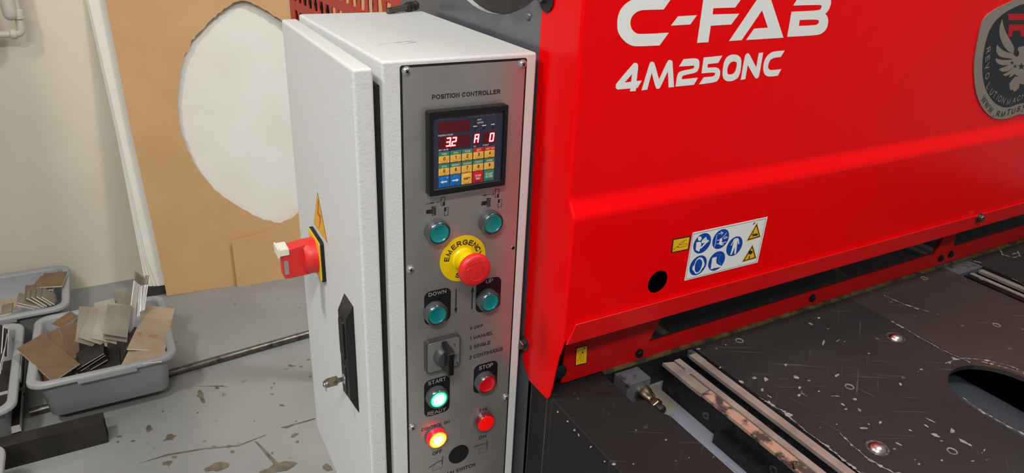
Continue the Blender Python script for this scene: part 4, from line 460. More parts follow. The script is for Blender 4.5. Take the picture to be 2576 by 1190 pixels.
JUMB=[[[-469.4,1405.0,-1140.8],[-391.9,1417.0,-1112.9]],[[-459.4,1412.0,-1151.7],[-389.8,1424.0,-1123.5]],[[-442.2,1408.0,-1156.1],[-386.4,1420.0,-1138.8]],[[-437.4,1415.0,-1163.8],[-362.7,1427.0,-1155.3]],[[-426.3,1405.0,-1161.8],[-353.8,1417.0,-1156.8]],[[-422.7,1398.0,-1160.7],[-356.2,1410.0,-1156.7]],[[-402.9,1385.0,-1164.0],[-356.7,1397.0,-1155.7]],[[-396.5,1380.0,-1161.4],[-379.9,1392.0,-1159.9]],[[-478.2,1370.0,-1143.2],[-465.6,1382.0,-1138.6]],[[-444.6,1380.0,-1153.7],[-435.0,1392.0,-1154.6]]]
PB={"top":[[-559.7,2058.9,-1118.0],[-486.0,2041.3,-1118.0],[-503.4,1929.6,-1118.0],[-579.8,1952.8,-1118.0]],"mid":[[-570.2,2058.7,-1126.0],[-525.1,2050.7,-1126.0],[-533.3,1930.4,-1126.0],[-609.0,1947.8,-1126.0]],"low":[[-617.8,2018.9,-1134.0],[-532.5,1992.1,-1134.0],[-540.0,1917.9,-1134.0],[-616.2,1930.4,-1134.0]],"flat_left":[[-695.4,1991.3,-1160.0],[-646.1,1979.9,-1160.0],[-640.2,1901.1,-1160.0],[-689.8,1902.9,-1160.0]],"lean_left":[[-672.2,1956.6,-1120.0],[-668.9,1952.3,-1120.0],[-622.2,1838.9,-1142.0],[-625.6,1840.2,-1143.3]]}
EB=[[[-627.1,1840.0,-1106.4],[-569.2,1832.0,-1136.0]],[[-629.9,1835.0,-1111.3],[-584.1,1827.0,-1133.8]],[[-599.8,1850.0,-1100.1],[-559.0,1842.0,-1141.0]],[[-586.9,1855.0,-1101.6],[-551.0,1847.0,-1142.8]],[[-573.4,1860.0,-1106.0],[-538.7,1852.0,-1144.3]],[[-560.3,1865.0,-1113.1],[-529.6,1857.0,-1146.3]],[[-677.5,1815.0,-1128.8],[-645.0,1807.0,-1123.0]]]
EC=[[[-631.6,1560.0,-1035.0],[-661.9,1500.0,-1157.6]],[[-633.0,1590.0,-1079.1],[-661.8,1530.0,-1163.3]],[[-640.4,1540.0,-1097.6],[-655.9,1480.0,-1128.2]],[[-635.6,1640.0,-1093.6],[-647.9,1580.0,-1152.5]]]
PIC={"LN":[[[65.7,-157.2],[70.3,-157.6],[70.2,-168.0],[65.6,-167.8],[65.7,-157.2]],[[69.8,-170.8],[74.6,-171.1],[74.5,-180.8],[69.8,-180.7],[69.8,-170.8]],[[47.0,-162.7],[52.9,-162.6]],[[60.1,-162.8],[64.0,-162.6]],[[136.0,-157.9],[140.8,-158.1],[140.9,-168.7],[136.0,-168.5],[136.0,-157.9]],[[140.2,-171.6],[145.1,-171.9],[145.1,-181.8],[140.2,-181.5],[140.2,-171.6]],[[123.4,-163.1],[129.2,-163.3]],[[131.0,-163.4],[134.8,-163.5]],[[133.1,-161.8],[132.9,-165.3]]],"FL":[[[67.8,-163.3],[70.3,-163.4],[70.2,-167.9],[67.8,-167.9]],[[69.8,-171.1],[72.1,-171.2],[72.1,-175.2],[69.8,-175.1]],[[52.6,-161.5],[58.6,-162.7],[52.7,-163.5]],[[138.4,-164.2],[140.8,-164.3],[140.9,-168.6],[138.4,-168.5]],[[140.2,-171.9],[142.6,-172.0],[142.5,-175.9],[140.2,-175.8]],[[123.8,-162.3],[117.5,-163.1],[123.7,-164.4]]],"HT":[[[47.4,-170.4],[54.2,-170.6],[54.2,-175.0],[47.4,-174.5]],[[54.2,-167.1],[58.7,-167.4],[58.7,-177.8],[54.5,-177.8]],[[118.2,-171.3],[125.0,-171.3],[125.0,-175.7],[118.1,-175.3]],[[125.1,-167.9],[129.6,-168.2],[129.4,-178.5],[125.1,-178.4]]],"TH":[[[49.7,-552.4],[58.7,-548.6],[68.5,-546.7]],[[69.6,-541.0],[69.2,-553.8]],[[117.9,-542.1],[127.0,-542.9],[137.3,-543.3]],[[138.4,-539.6],[138.4,-552.4]]],"LN2":[[[58.7,-550.4],[55.0,-553.3],[55.2,-560.5],[69.7,-560.2],[69.6,-553.9]],[[137.4,-546.5],[125.7,-551.9],[126.0,-558.9],[139.1,-558.6],[138.4,-552.4]],[[69.2,-544.8],[73.0,-543.6]],[[138.2,-544.1],[141.7,-542.2]]],"EM":[["E",75.6,-238.2],["M",77.9,-231.3],["E",83.3,-225.4],["R",89.5,-222.6],["G",96.8,-221.3],["E",103.9,-223.0],["N",110.1,-226.5],["C",115.0,-231.6],["Y",117.9,-238.6],["S",88.5,-262.5]]}
# ================================================================== the room
floor = structure(MB().box(-3200, 3200, -2500, 2177, FZ - 60, FZ).build('floor', 'floor'))
wall = structure(MB().box(-3200, 3200, 2177, 2277, FZ - 60, 1800).build('wall_back', 'wall'))
st = MB()
for i, l in enumerate(STAIN): st.flat([l], lambda p: (p[0], p[1], FZ + .4))
st_o = st.build('oil_stains', 'stain', floor, recalc=False, smooth=0); st_o['kind'] = 'stuff'

# ================================================================== control cabinet
cab = thing('control_cabinet', 'white powder-coated electrical control cabinet with a steel button panel, bolted to the red machine', 'cabinet', (92, 166, -700))
Wd, Dp = 183.8, 333.7
# body: front face has an opening for the panel
body = MB()
body.box(0, Wd, 0, Dp, -700, 0)
body.build('cabinet_body', 'powder', cab, bevel=3.2, seg=3)
for y0_, y1_, z0_, z1_ in ((40, 90, -640, -560), (240, 300, -640, -560), (240, 300, -140, -60)): MB().box(Wd - 1, 193.6, y0_, y1_, z0_, z1_).build('mounting_bracket', 'frame_grey', cab)
sc_ = MB()
for x, y, l, w_, an in ((54, 96, 16, 1.2, .2), (66, 99, 20, 1.4, .1), (70, 92, 14, 2.0, .25), (40, 92, 10, .8, -.2), (30, 88, 8, .8, .3), (24, 99, 5, .7, .5), (58, 84, 12, .6, .1), (88, 110, 4, .6, 0)):
    d_ = Vector((math.cos(an), math.sin(an))); q_ = Vector((-d_.y, d_.x)); c_ = Vector((x, y))
    sc_.flat([[tuple(c_ + d_ * l / 2 * math.cos(t) + q_ * w_ / 2 * math.sin(t) * random.uniform(.4, 1.2)) for t in [2 * math.pi * i / 9 for i in range(9)]]], lambda p: (p[0], p[1], .2))
o_ = sc_.build('scuff_marks', 'scuff', cab, recalc=False, smooth=0); o_['kind'] = 'stuff'
fp = MB().slab([rrect(19.2, 170.4, -690, -5.2, 3)], lambda p: (p[0], -.35, p[1]), lambda p: (p[0], 3, p[1])).build('panel_gasket', 'rubber', cab, smooth=0)
panel = MB().slab([rrect(21.6, 168.0, -688, -7.8, 1.5, 2)], lambda p: (p[0], -1.0, p[1]), lambda p: (p[0], -.3, p[1])).build('front_panel', 'steel_panel', cab, smooth=0)
yp = -1.15
F = onY(yp)
def lettering(texts, parent=panel, m='ink', fn=F, name='lettering', bold=.2):
    for t in texts:
        mb = MB(); text(mb, *t, fn, bold); mb.build(name, m, parent, recalc=False, smooth=0)
lettering([('POSITION CONTROLLER', 54.7, 137.2, -43.2, 5.1)])
lettering([('0 OFF', 106.6, 125.6, -346.8, 4.4), ('1 MANUEL', 106.9, 140.6, -362.2, 5.2), ('2 SINGLE', 106.8, 137.2, -376.4, 5.4), ('3 CONTINUOUS', 106.9, 156.6, -392.2, 6.0)])
lettering([('FAIL', 124.8, 137.4, -484.7, 6.0)])
lettering([('ON', 125.0, 136.6, -532.8, 6.4)])
lettering([('CONTROL ON', 38.8, 79.6, -486.2, 5.2)])
lettering([('OFF', 54.5, 68.8, -533.4, 6.4)])
lettering([('MAIN SWITCH', 69.0, 120.0, -578.4, 6.6)])
# pictograms
for lo, hi in ((0, 95), (95, 200)):
  pm = MB(); inside = lambda l: lo < l[0][0] < hi
  for l in filter(inside, PIC['LN']): pm.line(l, .6, F)
  for l in filter(inside, PIC['FL']): pm.flat([l], F)
  for q in filter(inside, PIC['HT']):
    pm.line(q + [q[0]], .7, F)
    n_h = 5
    tall = abs(q[3][1] - q[0][1]) > abs(q[1][0] - q[0][0])
    def at(u, v):
        a = Vector(q[0]).lerp(Vector(q[1]), u); b = Vector(q[3]).lerp(Vector(q[2]), u); return a.lerp(b, v)
    for i in range(1, n_h * 2):
        t = i / n_h
        if tall: pm.line([at(0, max(0, min(1, t / 2 - .18))), at(1, max(0, min(1, t / 2 + .12)))], .5, F)
        else: pm.line([at(max(0, t / 2 - .12), 1), at(min(1, t / 2 + .12), 0)], .6, F)
  pm.build('pictogram', 'ink', panel, recalc=False, smooth=0)
for lo, hi in ((0, 95), (95, 200)):
    pm = MB(); inside = lambda l: lo < l[0][0] < hi
    for l in filter(inside, PIC['TH']): pm.line(l, 1.7, F)
    for l in filter(inside, PIC['LN2']): pm.line(l, .5, F)
    pm.build('pictogram', 'ink_grey', panel, recalc=False, smooth=0)
# arrows beside DOWN and UP
ar = MB().line([(86.2, -283), (86.4, -311)], 1.5, F).flat([[(84.1, -309), (88.6, -309), (86.4, -317.5)]], F)
ar.build('arrow_print', 'ink', panel, recalc=False, smooth=0)
ar = MB().line([(108.6, -315.5), (108.9, -290)], 1.5, F).flat([[(106.7, -291.5), (111.2, -291.5), (108.95, -283)]], F)
ar.build('arrow_print', 'ink', panel, recalc=False, smooth=0)
# black hole for the unused switch
MB().flat([circ(94.0, -546.2, 15.4, 36)], onY(yp - .1)).build('blanked_switch_hole', 'slot_dark', panel, recalc=False, smooth=0)
MB().flat([circ(164.6, -241.0, 2.4, 18)], onY(yp - .1)).build('screw_hole', 'slot_dark', panel, recalc=False, smooth=0)
MB().lathe((164.6, yp - .05, -241.0), (0, -1, 0), [(2.4, 0), (3.0, .25), (3.2, 0)], 20).build('screw_hole_rim', 'zinc', panel)

def label_tag(x0, x1, z0, z1, r, texts):
    t = MB().slab([rrect(x0, x1, z0, z1, r)], lambda p: (p[0], -1.6, p[1]), lambda p: (p[0], -1.0, p[1])).build('label_tag', 'tag_black', cab, smooth=0)
    for q in texts:
        mb = MB(); text(mb, *q, onY(-1.72), .15); mb.build('lettering', 'tag_text', t, recalc=False, smooth=0)
label_tag(44, 79, -323.5, -277, 8, [('DOWN', 49.5, 72.8, -283.7, 4.9)])
label_tag(114, 149.2, -323.5, -277, 8, [('UP', 127.2, 137.2, -283.2, 5.4)])
label_tag(43, 79, -464.6, -407, 8, [('START', 48.5, 73.2, -414.2, 5.8), ('READY', 47.6, 73.4, -463.0, 6.2)])
label_tag(114, 149.6, -450, -404.6, 8, [('STOP', 121.2, 142.2, -413.3, 6.4)])

def screw(cx, cz, parent=cab, y=-1.0, label=None):
    s_ = MB().lathe((cx, y, cz), (0, -1, 0), [(5.2, 0), (5.2, .9), (4.1, 1.0), (4.0, 1.6), (3.3, 2.5), (1.8, 3.1), (0, 3.3)], 24).build('panel_screw', 'zinc', parent)
    c_ = MB(); a = random.uniform(0, 1.5)
    for k in (0, 1):
        t = a + k * math.pi / 2; u = Vector((math.cos(t), 0, math.sin(t))); w = Vector((-math.sin(t), 0, math.cos(t))); o = Vector((cx, y - 2.4, cz))
        c_.prism([tuple(o + u * i * 2.3 + w * j * .55) for i, j in ((-1, -1), (1, -1), (1, 1), (-1, 1))], (0, -1.0, 0))
    c_.build('cross_slot', 'slot_dark', s_, smooth=0)
random.seed(11)
for cx, cz in ((26.0, -11.0), (164.2, -11.6), (27.0, -241.7), (26.0, -474.0), (164.9, -472.0)): screw(cx, cz)

def push_button(cx, cz, lens, name='push_button', flush=False):
    c = (cx, -1.0, cz); ax = (0, -1, 0)
    b = MB().mat(0).lathe(c, ax, [(14.7, 0), (14.7, 8.6)], 40).mat(1).lathe(c, ax, [(14.7, 8.6), (14.6, 9.0), (14.0, 9.2), (14.0, 9.8), (13.5, 11.2), (12.9, 11.6), (12.6, 11.0), (12.4, 8.5)], 40)
    bo = b.build(name, ['bezel_grey', 'chrome'], cab)
    return bo, c, ax
def flush_lens(bo, c, ax, m, rim=None):
    if rim is None:
        MB().lathe(c, ax, [(12.0, 7), (12.0, 10.6), (11.4, 11.3), (10.2, 11.3), (9.3, 10.4), (8.6, 10.1), (0, 10.2)], 40).build('button_lens', m, bo)
    else:
        MB().lathe(c, ax, [(12.0, 7), (12.0, 10.6), (11.6, 11.3), (10.9, 11.3)], 40).build('lens_rim', rim, bo)
        MB().lathe(c, ax, [(10.9, 11.25), (9.5, 11.5), (0, 11.6)], 40).build('button_lens', m, bo)
for cx, cz in ((59.3, -197.3), (128.9, -197.4), (57.0, -306.4), (128.8, -305.5)):
    flush_lens(*push_button(cx, cz, None), 'teal')
flush_lens(*push_button(129.3, -432.2, None), 'red_lens')
flush_lens(*push_button(59.0, -433.0, None), 'lens_white_green', 'green_glow')
def pilot(cx, cz, side, lens, rim):
    c = (cx, -1.0, cz); ax = (0, -1, 0)
    bo = MB().lathe(c, ax, [(14.4, 0), (14.4, 2.6), (13.8, 3.2), (13.4, 3.2)], 40).build('pilot_lamp', 'bezel_grey', cab)
    MB().lathe(c, ax, [(13.6, 2.0), (13.6, 9.5), (13.2, 10.6), (12.6, 11.2), (12.2, 11.2)], 40).build('lamp_body', side, bo)
    MB().lathe(c, ax, [(12.4, 10.9), (11.9, 11.8), (0, 12.4)], 40).build('lamp_lens', lens, bo)
pilot(129.6, -497.2, 'red_clear', 'red_lamp', None)
pilot(57.8, -498.8, 'red_glow', 'lens_amber', None)

# emergency stop
ex, ez = 94.6, -241.4
es = MB().lathe((ex, -1.0, ez), (0, -1, 0), [(0, .1), (30.4, .1), (30.4, .9), (0, .95)], 64).build('emergency_stop', 'yellow', cab, label='red mushroom emergency stop on a round yellow legend plate')
lt = MB()
for ch, px_, pz_ in PIC['EM']:
    a = math.atan2(pz_ - ez, px_ - ex)
    R_ = 21.9
    if ch == 'S':
        continue
    letter(lt, ch, ex + R_ * math.cos(a), ez + R_ * math.sin(a), 5.0, 6.8, a - math.pi / 2, onY(-2.1), .2)
for ch, d in zip('STOP', (-108, -99 + 3, -84 + 3, -70 + 3)):
    a = math.radians(d); letter(lt, ch, ex + 22 * math.cos(a), ez + 22 * math.sin(a), 5.0, 6.8, a + math.pi / 2, onY(-2.1), .2)
lt.build('lettering', 'ink', es, recalc=False, smooth=0)
MB().lathe((ex, -1.9, ez), (0, -1, 0), [(14.8, 0), (14.8, 1.5), (13.2, 3.0), (12.6, 14), (11.6, 24), (11.4, 27)], 40).build('collar', 'yellow_bright', es)
tk = MB()
for i in range(14):
    a = 2 * math.pi * i / 14; r = 12.3; c = Vector((ex + r * math.cos(a), -17, ez + r * math.sin(a))); u = Vector((-math.sin(a), 0, math.cos(a))); nrm = Vector((math.cos(a), 0, math.sin(a)))
    for k in (-1.2, 1.2): tk.prism([tuple(c + u * (k + j * .22) + Vector((0, l, 0)) + nrm * .05) for j, l in ((-1, -2), (1, -2), (1, 2), (-1, 2))], tuple(nrm * .12))
tk.build('collar_mark', 'warn_edge', es, smooth=0)
mh = MB().lathe((ex, -1.0, ez), (0, -1, 0), [(11.2, 25), (17.5, 26), (19.6, 28), (20.4, 30.8), (20.4, 33.5), (19.3, 35.6), (17.2, 36.9), (15.2, 37.3), (0, 37.8)], 56).build('mushroom_head', 'estop_red', es)
em_ = MB()
yh = -1.0 - 38.0
def arc(a0, a1, r, n=26): return [(ex + r * math.cos(math.radians(a0 + (a1 - a0) * i / n)), ez + r * math.sin(math.radians(a0 + (a1 - a0) * i / n))) for i in range(n + 1)]
path = [(p[0], yh, p[1] - 1.5) for p in arc(158, 402, 10.8)]
em_.tube(path, .55, 8)
for a, b in (((-12.6, 3.8), (-10.2, 5.8)), ((-10.2, 5.8), (-6.4, 6.0)), ((-6.4, 6.0), (-7.2, 2.2)), ((-12.6, 3.8), (-7.2, 2.2))):
    em_.tube([(ex + a[0], yh, ez + a[1]), (ex + b[0], yh, ez + b[1])], .5, 8)
em_.build('embossed_arrow', 'estop_red', mh, recalc=False)
# raised maker's script, each stroke a small half-round bead
SCR = {'S': (.75, [_arc(.55, .8, .4, .2, 20, 260, 9) + _arc(.45, .25, .45, .28, 80, -170, 9)]), 'c': (.5, [_arc(.5, .3, .45, .3, 40, 320, 9)]), 'h': (.5, [[(0, 0), (.25, 1)], [(.1, .4)] + _arc(.55, .38, .35, .2, 150, 0, 6) + [(.85, 0)]]), 'n': (.5, [[(0, 0), (.1, .6)], [(.08, .4)] + _arc(.5, .4, .4, .2, 150, 0, 6) + [(.85, 0)]]), 'e': (.5, [[(.1, .3), (.9, .35)] + _arc(.5, .3, .42, .3, 10, 310, 10)]), 'i': (.2, [[(.3, 0), (.5, .55)], [(.6, .78), (.65, .85)]]), 'd': (.5, [_arc(.42, .3, .4, .3, 0, 360, 10), [(.8, 0), (1.1, 1)]]), 'r': (.4, [[(0, 0), (.15, .6)], [(.1, .4)] + _arc(.6, .35, .4, .25, 150, 70, 4)]), 'E': (.5, [[(1, 1), (.1, 1), (0, 0), (.9, 0)], [(0, .5), (.8, .5)]]), 'l': (.15, [[(.3, 0), (.6, 1)]]), 't': (.3, [[(.4, 1), (.3, .1), (.7, 0)], [(.1, .65), (.8, .65)]])}
def script(body, x, z, wtot, h, r):
    mb = MB(); tot = sum(SCR[c][0] + .14 for c in body); k = wtot / tot; cur = x
    for c in body:
        for s_ in SCR[c][1]: mb.tube([(cur + p[0] * SCR[c][0] * k, yh + .3, z + p[1] * h) for p in s_], r, 5)
        cur += (SCR[c][0] + .14) * k
    mb.build('embossed_script', 'estop_red', mh, recalc=False)
script('Schneider', ex - 8.8, ez + 10.2, 18.0, 4.0, .36); script('Electric', ex - 2.6, ez + 7.6, 10.5, 1.7, .2)

# selector switch
sx0, sx1, sz0, sz1 = 43.3, 90.2, -391.6, -344.4
sw = MB().slab([rrect(sx0, sx1, sz0, sz1, 5)], lambda p: (p[0], -8.6, p[1]), lambda p: (p[0], -1, p[1])).build('selector_switch', 'switch_grey', cab, bevel=.9)
MB().slab([rrect(sx0 + 1.6, sx1 - 1.6, sz0 + 1.6, sz1 - 1.6, 4)], lambda p: (p[0], -8.9, p[1]), lambda p: (p[0], -8.4, p[1])).build('plate_edge', 'silver_edge', sw, smooth=0)
MB().slab([rrect(sx0 + 2.4, sx1 - 2.4, sz0 + 2.4, sz1 - 2.4, 3.5)], lambda p: (p[0], -9.2, p[1]), lambda p: (p[0], -8.8, p[1])).build('switch_plate', 'switch_plate', sw, smooth=0)
mb = MB()
for ch, x, z in (('0', 66.0, -348.8), ('1', 81.2, -357.6), ('2', 83.4, -374.2), ('3', 85.4, -386.0)): text(mb, ch, x - 1.3, x + 1.3, z - 2, 4, onY(-9.32), .0)
mb.build('lettering', 'ink', sw, recalc=False, smooth=0)
kx, kz = 66.4, -368.2
MB().lathe((kx, -9.0, kz), (0, -1, 0), [(14.2, 0), (14.0, 3), (12.6, 6.5), (11.0, 9.5), (0, 10.5)], 40).build('knob_base', 'switch_grey', sw)
hb = MB()
def K(dx, dy, dz): return (kx + dx, -9.0 - dy, kz + dz)
hb.hexa([K(-3.0, 0, -20.5), K(4.2, 0, -20.5), K(4.2, 0, 20.5), K(-3.0, 0, 20.5), K(-3.8, 23, -17), K(4.2, 23, -17), K(4.2, 23, 15), K(-3.8, 23, 15)])
hb.build('knob_handle', 'black_satin', sw, bevel=1.2)

# position controller, 96 x 96 mm
ox, oz = 94.77, -101.87
pcb = MB()
def frame_box(h, a, b, y0, y1):
    return pcb.slab([rrect(ox - a, ox + a, oz - a, oz + a, 1.2, 2), rrect(ox - b, ox + b, oz - b + 1.5, oz + b - 1.5, .8, 2)], lambda p: (p[0], y0, p[1]), lambda p: (p[0], y1, p[1]))
frame_box(0, 48, 43.2, -12.1, -1.0)
pc_o = pcb.build('position_controller', 'black_satin', cab, bevel=.5)
P = lambda y: (lambda p: (ox + p[0], y, oz + p[1]))
fc = MB().flat([rrect(-43.3, 43.3, -41.8, 41.8, .8, 2)], P(-9.0)).build('controller_face', 'face_navy', pc_o, recalc=False, smooth=0)
gl = MB(); gl.prism([P(-9)((-42.3, -41.4)), P(-9)((42.3, -41.4)), P(-9)((42.3, -42)), P(-9)((-42.3, -42))], (0, -1.6, 0)); gl.build('face_lower_lip', 'bezel_grey', pc_o, smooth=0)
for x0, x1, z0, z1 in ((-36.5, 1.7, 22.4, 34.9), (-36.4, 2.2, 5.3, 18.3), (6.1, 14.1, 6.0, 18.3), (18.1, 33.9, 5.4, 18.1)):
    MB().slab([rrect(x0, x1, z0, z1, .3, 1)], P(-9.3), P(-8.9)).build('display_window', 'led_window', pc_o, smooth=0)
SEG = {'a': ((.12, 1), (.88, 1)), 'b': ((1, .95), (1, .55)), 'c': ((1, .45), (1, .05)), 'd': ((.12, 0), (.88, 0)), 'e': ((0, .45), (0, .05)), 'f': ((0, .95), (0, .55)), 'g': ((.12, .5), (.88, .5))}
DIG = {'3': 'abgcd', '2': 'abged', 'A': 'abcefg', '0': 'abcdef', '8': 'abcdefg'}
def digit(mb, ch, x, z, w, h, sw_, y):
    for s_ in DIG[ch]:
        a, b = SEG[s_]; mb.line([(x + a[0] * w + a[1] * h * .12, z + a[1] * h), (x + b[0] * w + b[1] * h * .12, z + b[1] * h)], sw_, P(y))
off = MB()
for i in range(5): digit(off, '8', -34.5 + i * 7.3, 24.2, 4.4, 8.6, .9, -9.38)
for i in (0, 3, 4): digit(off, '8', -34.8 + i * 7.3, 7.6, 4.4, 8.6, .9, -9.38)
digit(off, '8', 19.6, 7.2, 4.4, 8.8, .9, -9.38)
off.build('unlit_segments', 'led_off', pc_o, recalc=False, smooth=0)
lit = (('3', -27.1, 7.9), ('2', -20.2, 7.7), ('A', 7.4, 8.1), ('0', 26.6, 7.6))
ha = MB(); co = MB()
for ch, x, z in lit: digit(ha, ch, x, z, 4.3, 8.8, 2.3, -9.42); digit(co, ch, x, z, 4.3, 8.8, 1.15, -9.5)
co.flat([circ(-21.6, 7.4, .6, 8)], P(-9.5)); ha.flat([circ(-21.6, 7.4, 1.1, 8)], P(-9.42))
ha.build('segment_glow', 'led_halo', pc_o, recalc=False, smooth=0); co.build('lit_segments', 'led_core', pc_o, recalc=False, smooth=0)
tx = MB()
for t in (('POSITION VALUE', -36.5, -19.2, 19.5, 1.7), ('SET VALUE', -36.0, -24.4, 3.0, 1.8), ('SN', 6.7, 9.6, 2.7, 1.6), ('COUNT', 18.1, 25.8, 2.7, 1.8), ('INCH', 10.5, 15.6, 33.0, 1.7), ('METRIC', 10.6, 18.6, 29.5, 1.7)): text(tx, *t, P(-9.12), .16)
for x, z, k in ((8.3, 26.7, 'l'), (19.2, 26.6, 'b'), (30.0, 26.8, 'r')):
    tx.line([(x - 1.8, z), (x + 1.8, z)], .8, P(-9.12))
    if k in 'lb': tx.flat([[(x - 3, z), (x - 1, z + .9), (x - 1, z - .9)]], P(-9.12))
    if k in 'rb': tx.flat([[(x + 3, z), (x + 1, z - .9), (x + 1, z + .9)]], P(-9.12))
tx.build('lettering', 'white_print', pc_o, recalc=False, smooth=0)
tx = MB(); text(tx, 'BRL - 401.2', -36.7, -21.4, 37.6, 1.8, P(-9.12), .02); text(tx, 'POSITION CONTROLLER', -1.7, 32.6, 37.4, 1.9, P(-9.12), .02)
tx.build('lettering', 'dim_print', pc_o, recalc=False, smooth=0)
ld = MB()
for x, z in ((8.1, 33.9), (8.2, 30.4), (8.5, 23.6), (19.3, 23.4), (30.3, 23.4)): ld.lathe(P(-9.0)((x, z)), (0, -1, 0), [(1.15, 0), (1.1, .25), (0, .3)], 14)
ld.build('status_leds', 'led_dot', pc_o, smooth=0)
COLX = [-35.9, -21.8, -7.7, 6.6, 20.8]; KW = 12.9
heads = [['PRG', 'CAL', 'TIME', 'SET', 'SET NO'], ['SYS', 'RESET', 'CLEAR', 'COUNT', 'MODE']]
def key_pad(x0, z0, w, h, body, head=None):
    k = MB().slab([rrect(x0, x0 + w, z0, z0 + h, .3, 1)], P(-9.35), P(-9.0))
    k.lathe(P(-9.35)((x0 + w / 2, z0 + h * .47)), (0, -1, 0), [(5.9, 0), (5.4, .28), (4.0, .45), (0, .52)], 26)
    ko = k.build('key', body, pc_o)
    if head: MB().slab([[(x0, z0 + h - 4.1), (x0 + w, z0 + h - 4.1), (x0 + w, z0 + h), (x0, z0 + h)]], P(-9.95), P(-9.3)).build('key_header', head, pc_o, smooth=0)
klet = MB(); kblk = MB()
for r in (0, 1):
    z0 = (-11.6, -25.9)[r]
    for c in range(5):
        key_pad(COLX[c], z0, KW, 12.9, 'key_yellow', 'key_red' if r == 0 and c > 2 else 'key_green')
        text(kblk, str(r * 5 + c), COLX[c] + (5.3 if r * 5 + c != 1 else 5.5), COLX[c] + (7.8 if r * 5 + c != 1 else 7.2), z0 + 3.4, 4.0, P(-9.98), .18)
        t = heads[r][c]; wt = min(10.5, 1.9 * len(t)); text(klet, t, COLX[c] + KW / 2 - wt / 2, COLX[c] + KW / 2 + wt / 2, z0 + 9.9, 1.9, P(-10.05), .18)
z0 = -40.0
for c, m in enumerate(('key_blue', 'key_blue', 'key_yellow', 'key_red', 'key_green')): key_pad(COLX[c], z0, KW, 13.2, m)
text(kblk, 'SHIFT', COLX[2] + 2.3, COLX[2] + 10.6, z0 + 5.4, 2.8, P(-9.98), .02)
text(klet, 'STOP', COLX[3] + 2.8, COLX[3] + 10.2, z0 + 7.0, 2.6, P(-9.98), .015); text(klet, 'ESC', COLX[3] + 3.7, COLX[3] + 9.3, z0 + 3.6, 2.6, P(-9.98), .015)
text(klet, 'START', COLX[4] + 2.0, COLX[4] + 10.9, z0 + 7.2, 2.7, P(-9.98), .015); text(klet, 'ENTER', COLX[4] + 2.0, COLX[4] + 10.9, z0 + 3.9, 2.7, P(-9.98), .015)
text(klet, 'C', COLX[0] + 9.9, COLX[0] + 11.6, z0 + 10.2, 2.0, P(-9.5), .01)
for c, s_ in ((0, -1), (1, 1)):
    x = COLX[c] + 6.2; z = z0 + 6.6
    klet.line([(x - 3 * s_, z), (x + 1.4 * s_, z)], 1.7, P(-9.98)).flat([[(x + 4.4 * s_, z), (x + 1.2 * s_, z + 1.9), (x + 1.2 * s_, z - 1.9)]], P(-9.98))
klet.build('key_lettering', 'white_print', pc_o, recalc=False, smooth=0); kblk.build('key_lettering', 'ink', pc_o, recalc=False, smooth=0)

# ---- the door, standing slightly ajar on the left side
gf, gr, T_ = 8.85, 2.19, 21.7
z1, z0 = -6.1, -706
def dx(y, off): return -(gf + (gr - gf) * y / 333.4) - off
ring = [(dx(0, T_), .1), (dx(0, 0), .1), (dx(333.4, 0), 333.4), (dx(333.4, T_), 333.4)]
door = MB().hexa([(x, y, z0) for x, y in ring] + [(x, y, z1) for x, y in ring]).build('cabinet_door', 'powder', cab, bevel=3.6, seg=3)
MB().hexa([(-6.6, 9, -692), (0, 9, -692), (0, 324, -692), (-2.1, 324, -692), (-6.6, 9, -26), (0, 9, -26), (0, 324, -26), (-2.1, 324, -26)]).build('door_seal', 'rubber', cab, smooth=0)
def D(off, y, z): return (dx(y, T_ + off), y, z)          # a point standing off the door's outer face
# warning triangle
wt = [(191.3, -206.9), (227.4, -267.0), (155.4, -265.6)]
fnD = lambda off: (lambda p: D(off, p[0], p[1]))
ws = MB().slab([wt], fnD(.35), fnD(0)).build('warning_label', 'warn_edge', door, smooth=0, label='yellow triangular warning label with a red lightning flash')
ins = [tuple(Vector(p).lerp(Vector((191.4, -246.5)), .045)) for p in wt]
MB().flat([ins], fnD(.45)).build('label_field', 'warn_yellow', door, recalc=False, smooth=0)
MB().line([(189.6, -219.5), (196.5, -239.5), (184.5, -239.8), (187.5, -248)], 5.0, fnD(.55)).line([(186.6, -244), (194.0, -259)], 2.6, fnD(.55)).build('lightning_flash', 'warn_red', door, recalc=False, smooth=0)
# swing handle
hn = MB()
pl_ = [(84.5, -304), (44.4, -302.4), (44.4, -465.0), (84.5, -470.5)]
tp = [(84.5, -326), (49.5, -323.5), (49.5, -443.0), (84.5, -452.0)]
hn.hexa([D(0, *p) for p in pl_] + [D(9.7, *p) for p in tp])
hdl = hn.build('door_handle', 'black_satin', cab, bevel=.8)
MB().slab([rrect(60, 80.5, -392, -330, 9.5, 6)], fnD(11.2), fnD(9.2)).build('handle_lever', 'black_plastic', hdl, bevel=.8)
MB().slab([rrect(62, 81, -446, -398, 6, 4)], fnD(10.6), fnD(9.2)).build('lock_housing', 'black_plastic', hdl, bevel=.6)
MB().lathe(D(10.4, 71.5, -424.5), (-1, 0, 0), [(7.2, 0), (7.2, .9), (5.6, 1.3), (5.2, .7), (0, .7)], 30).build('lock_barrel', 'zinc', hdl)
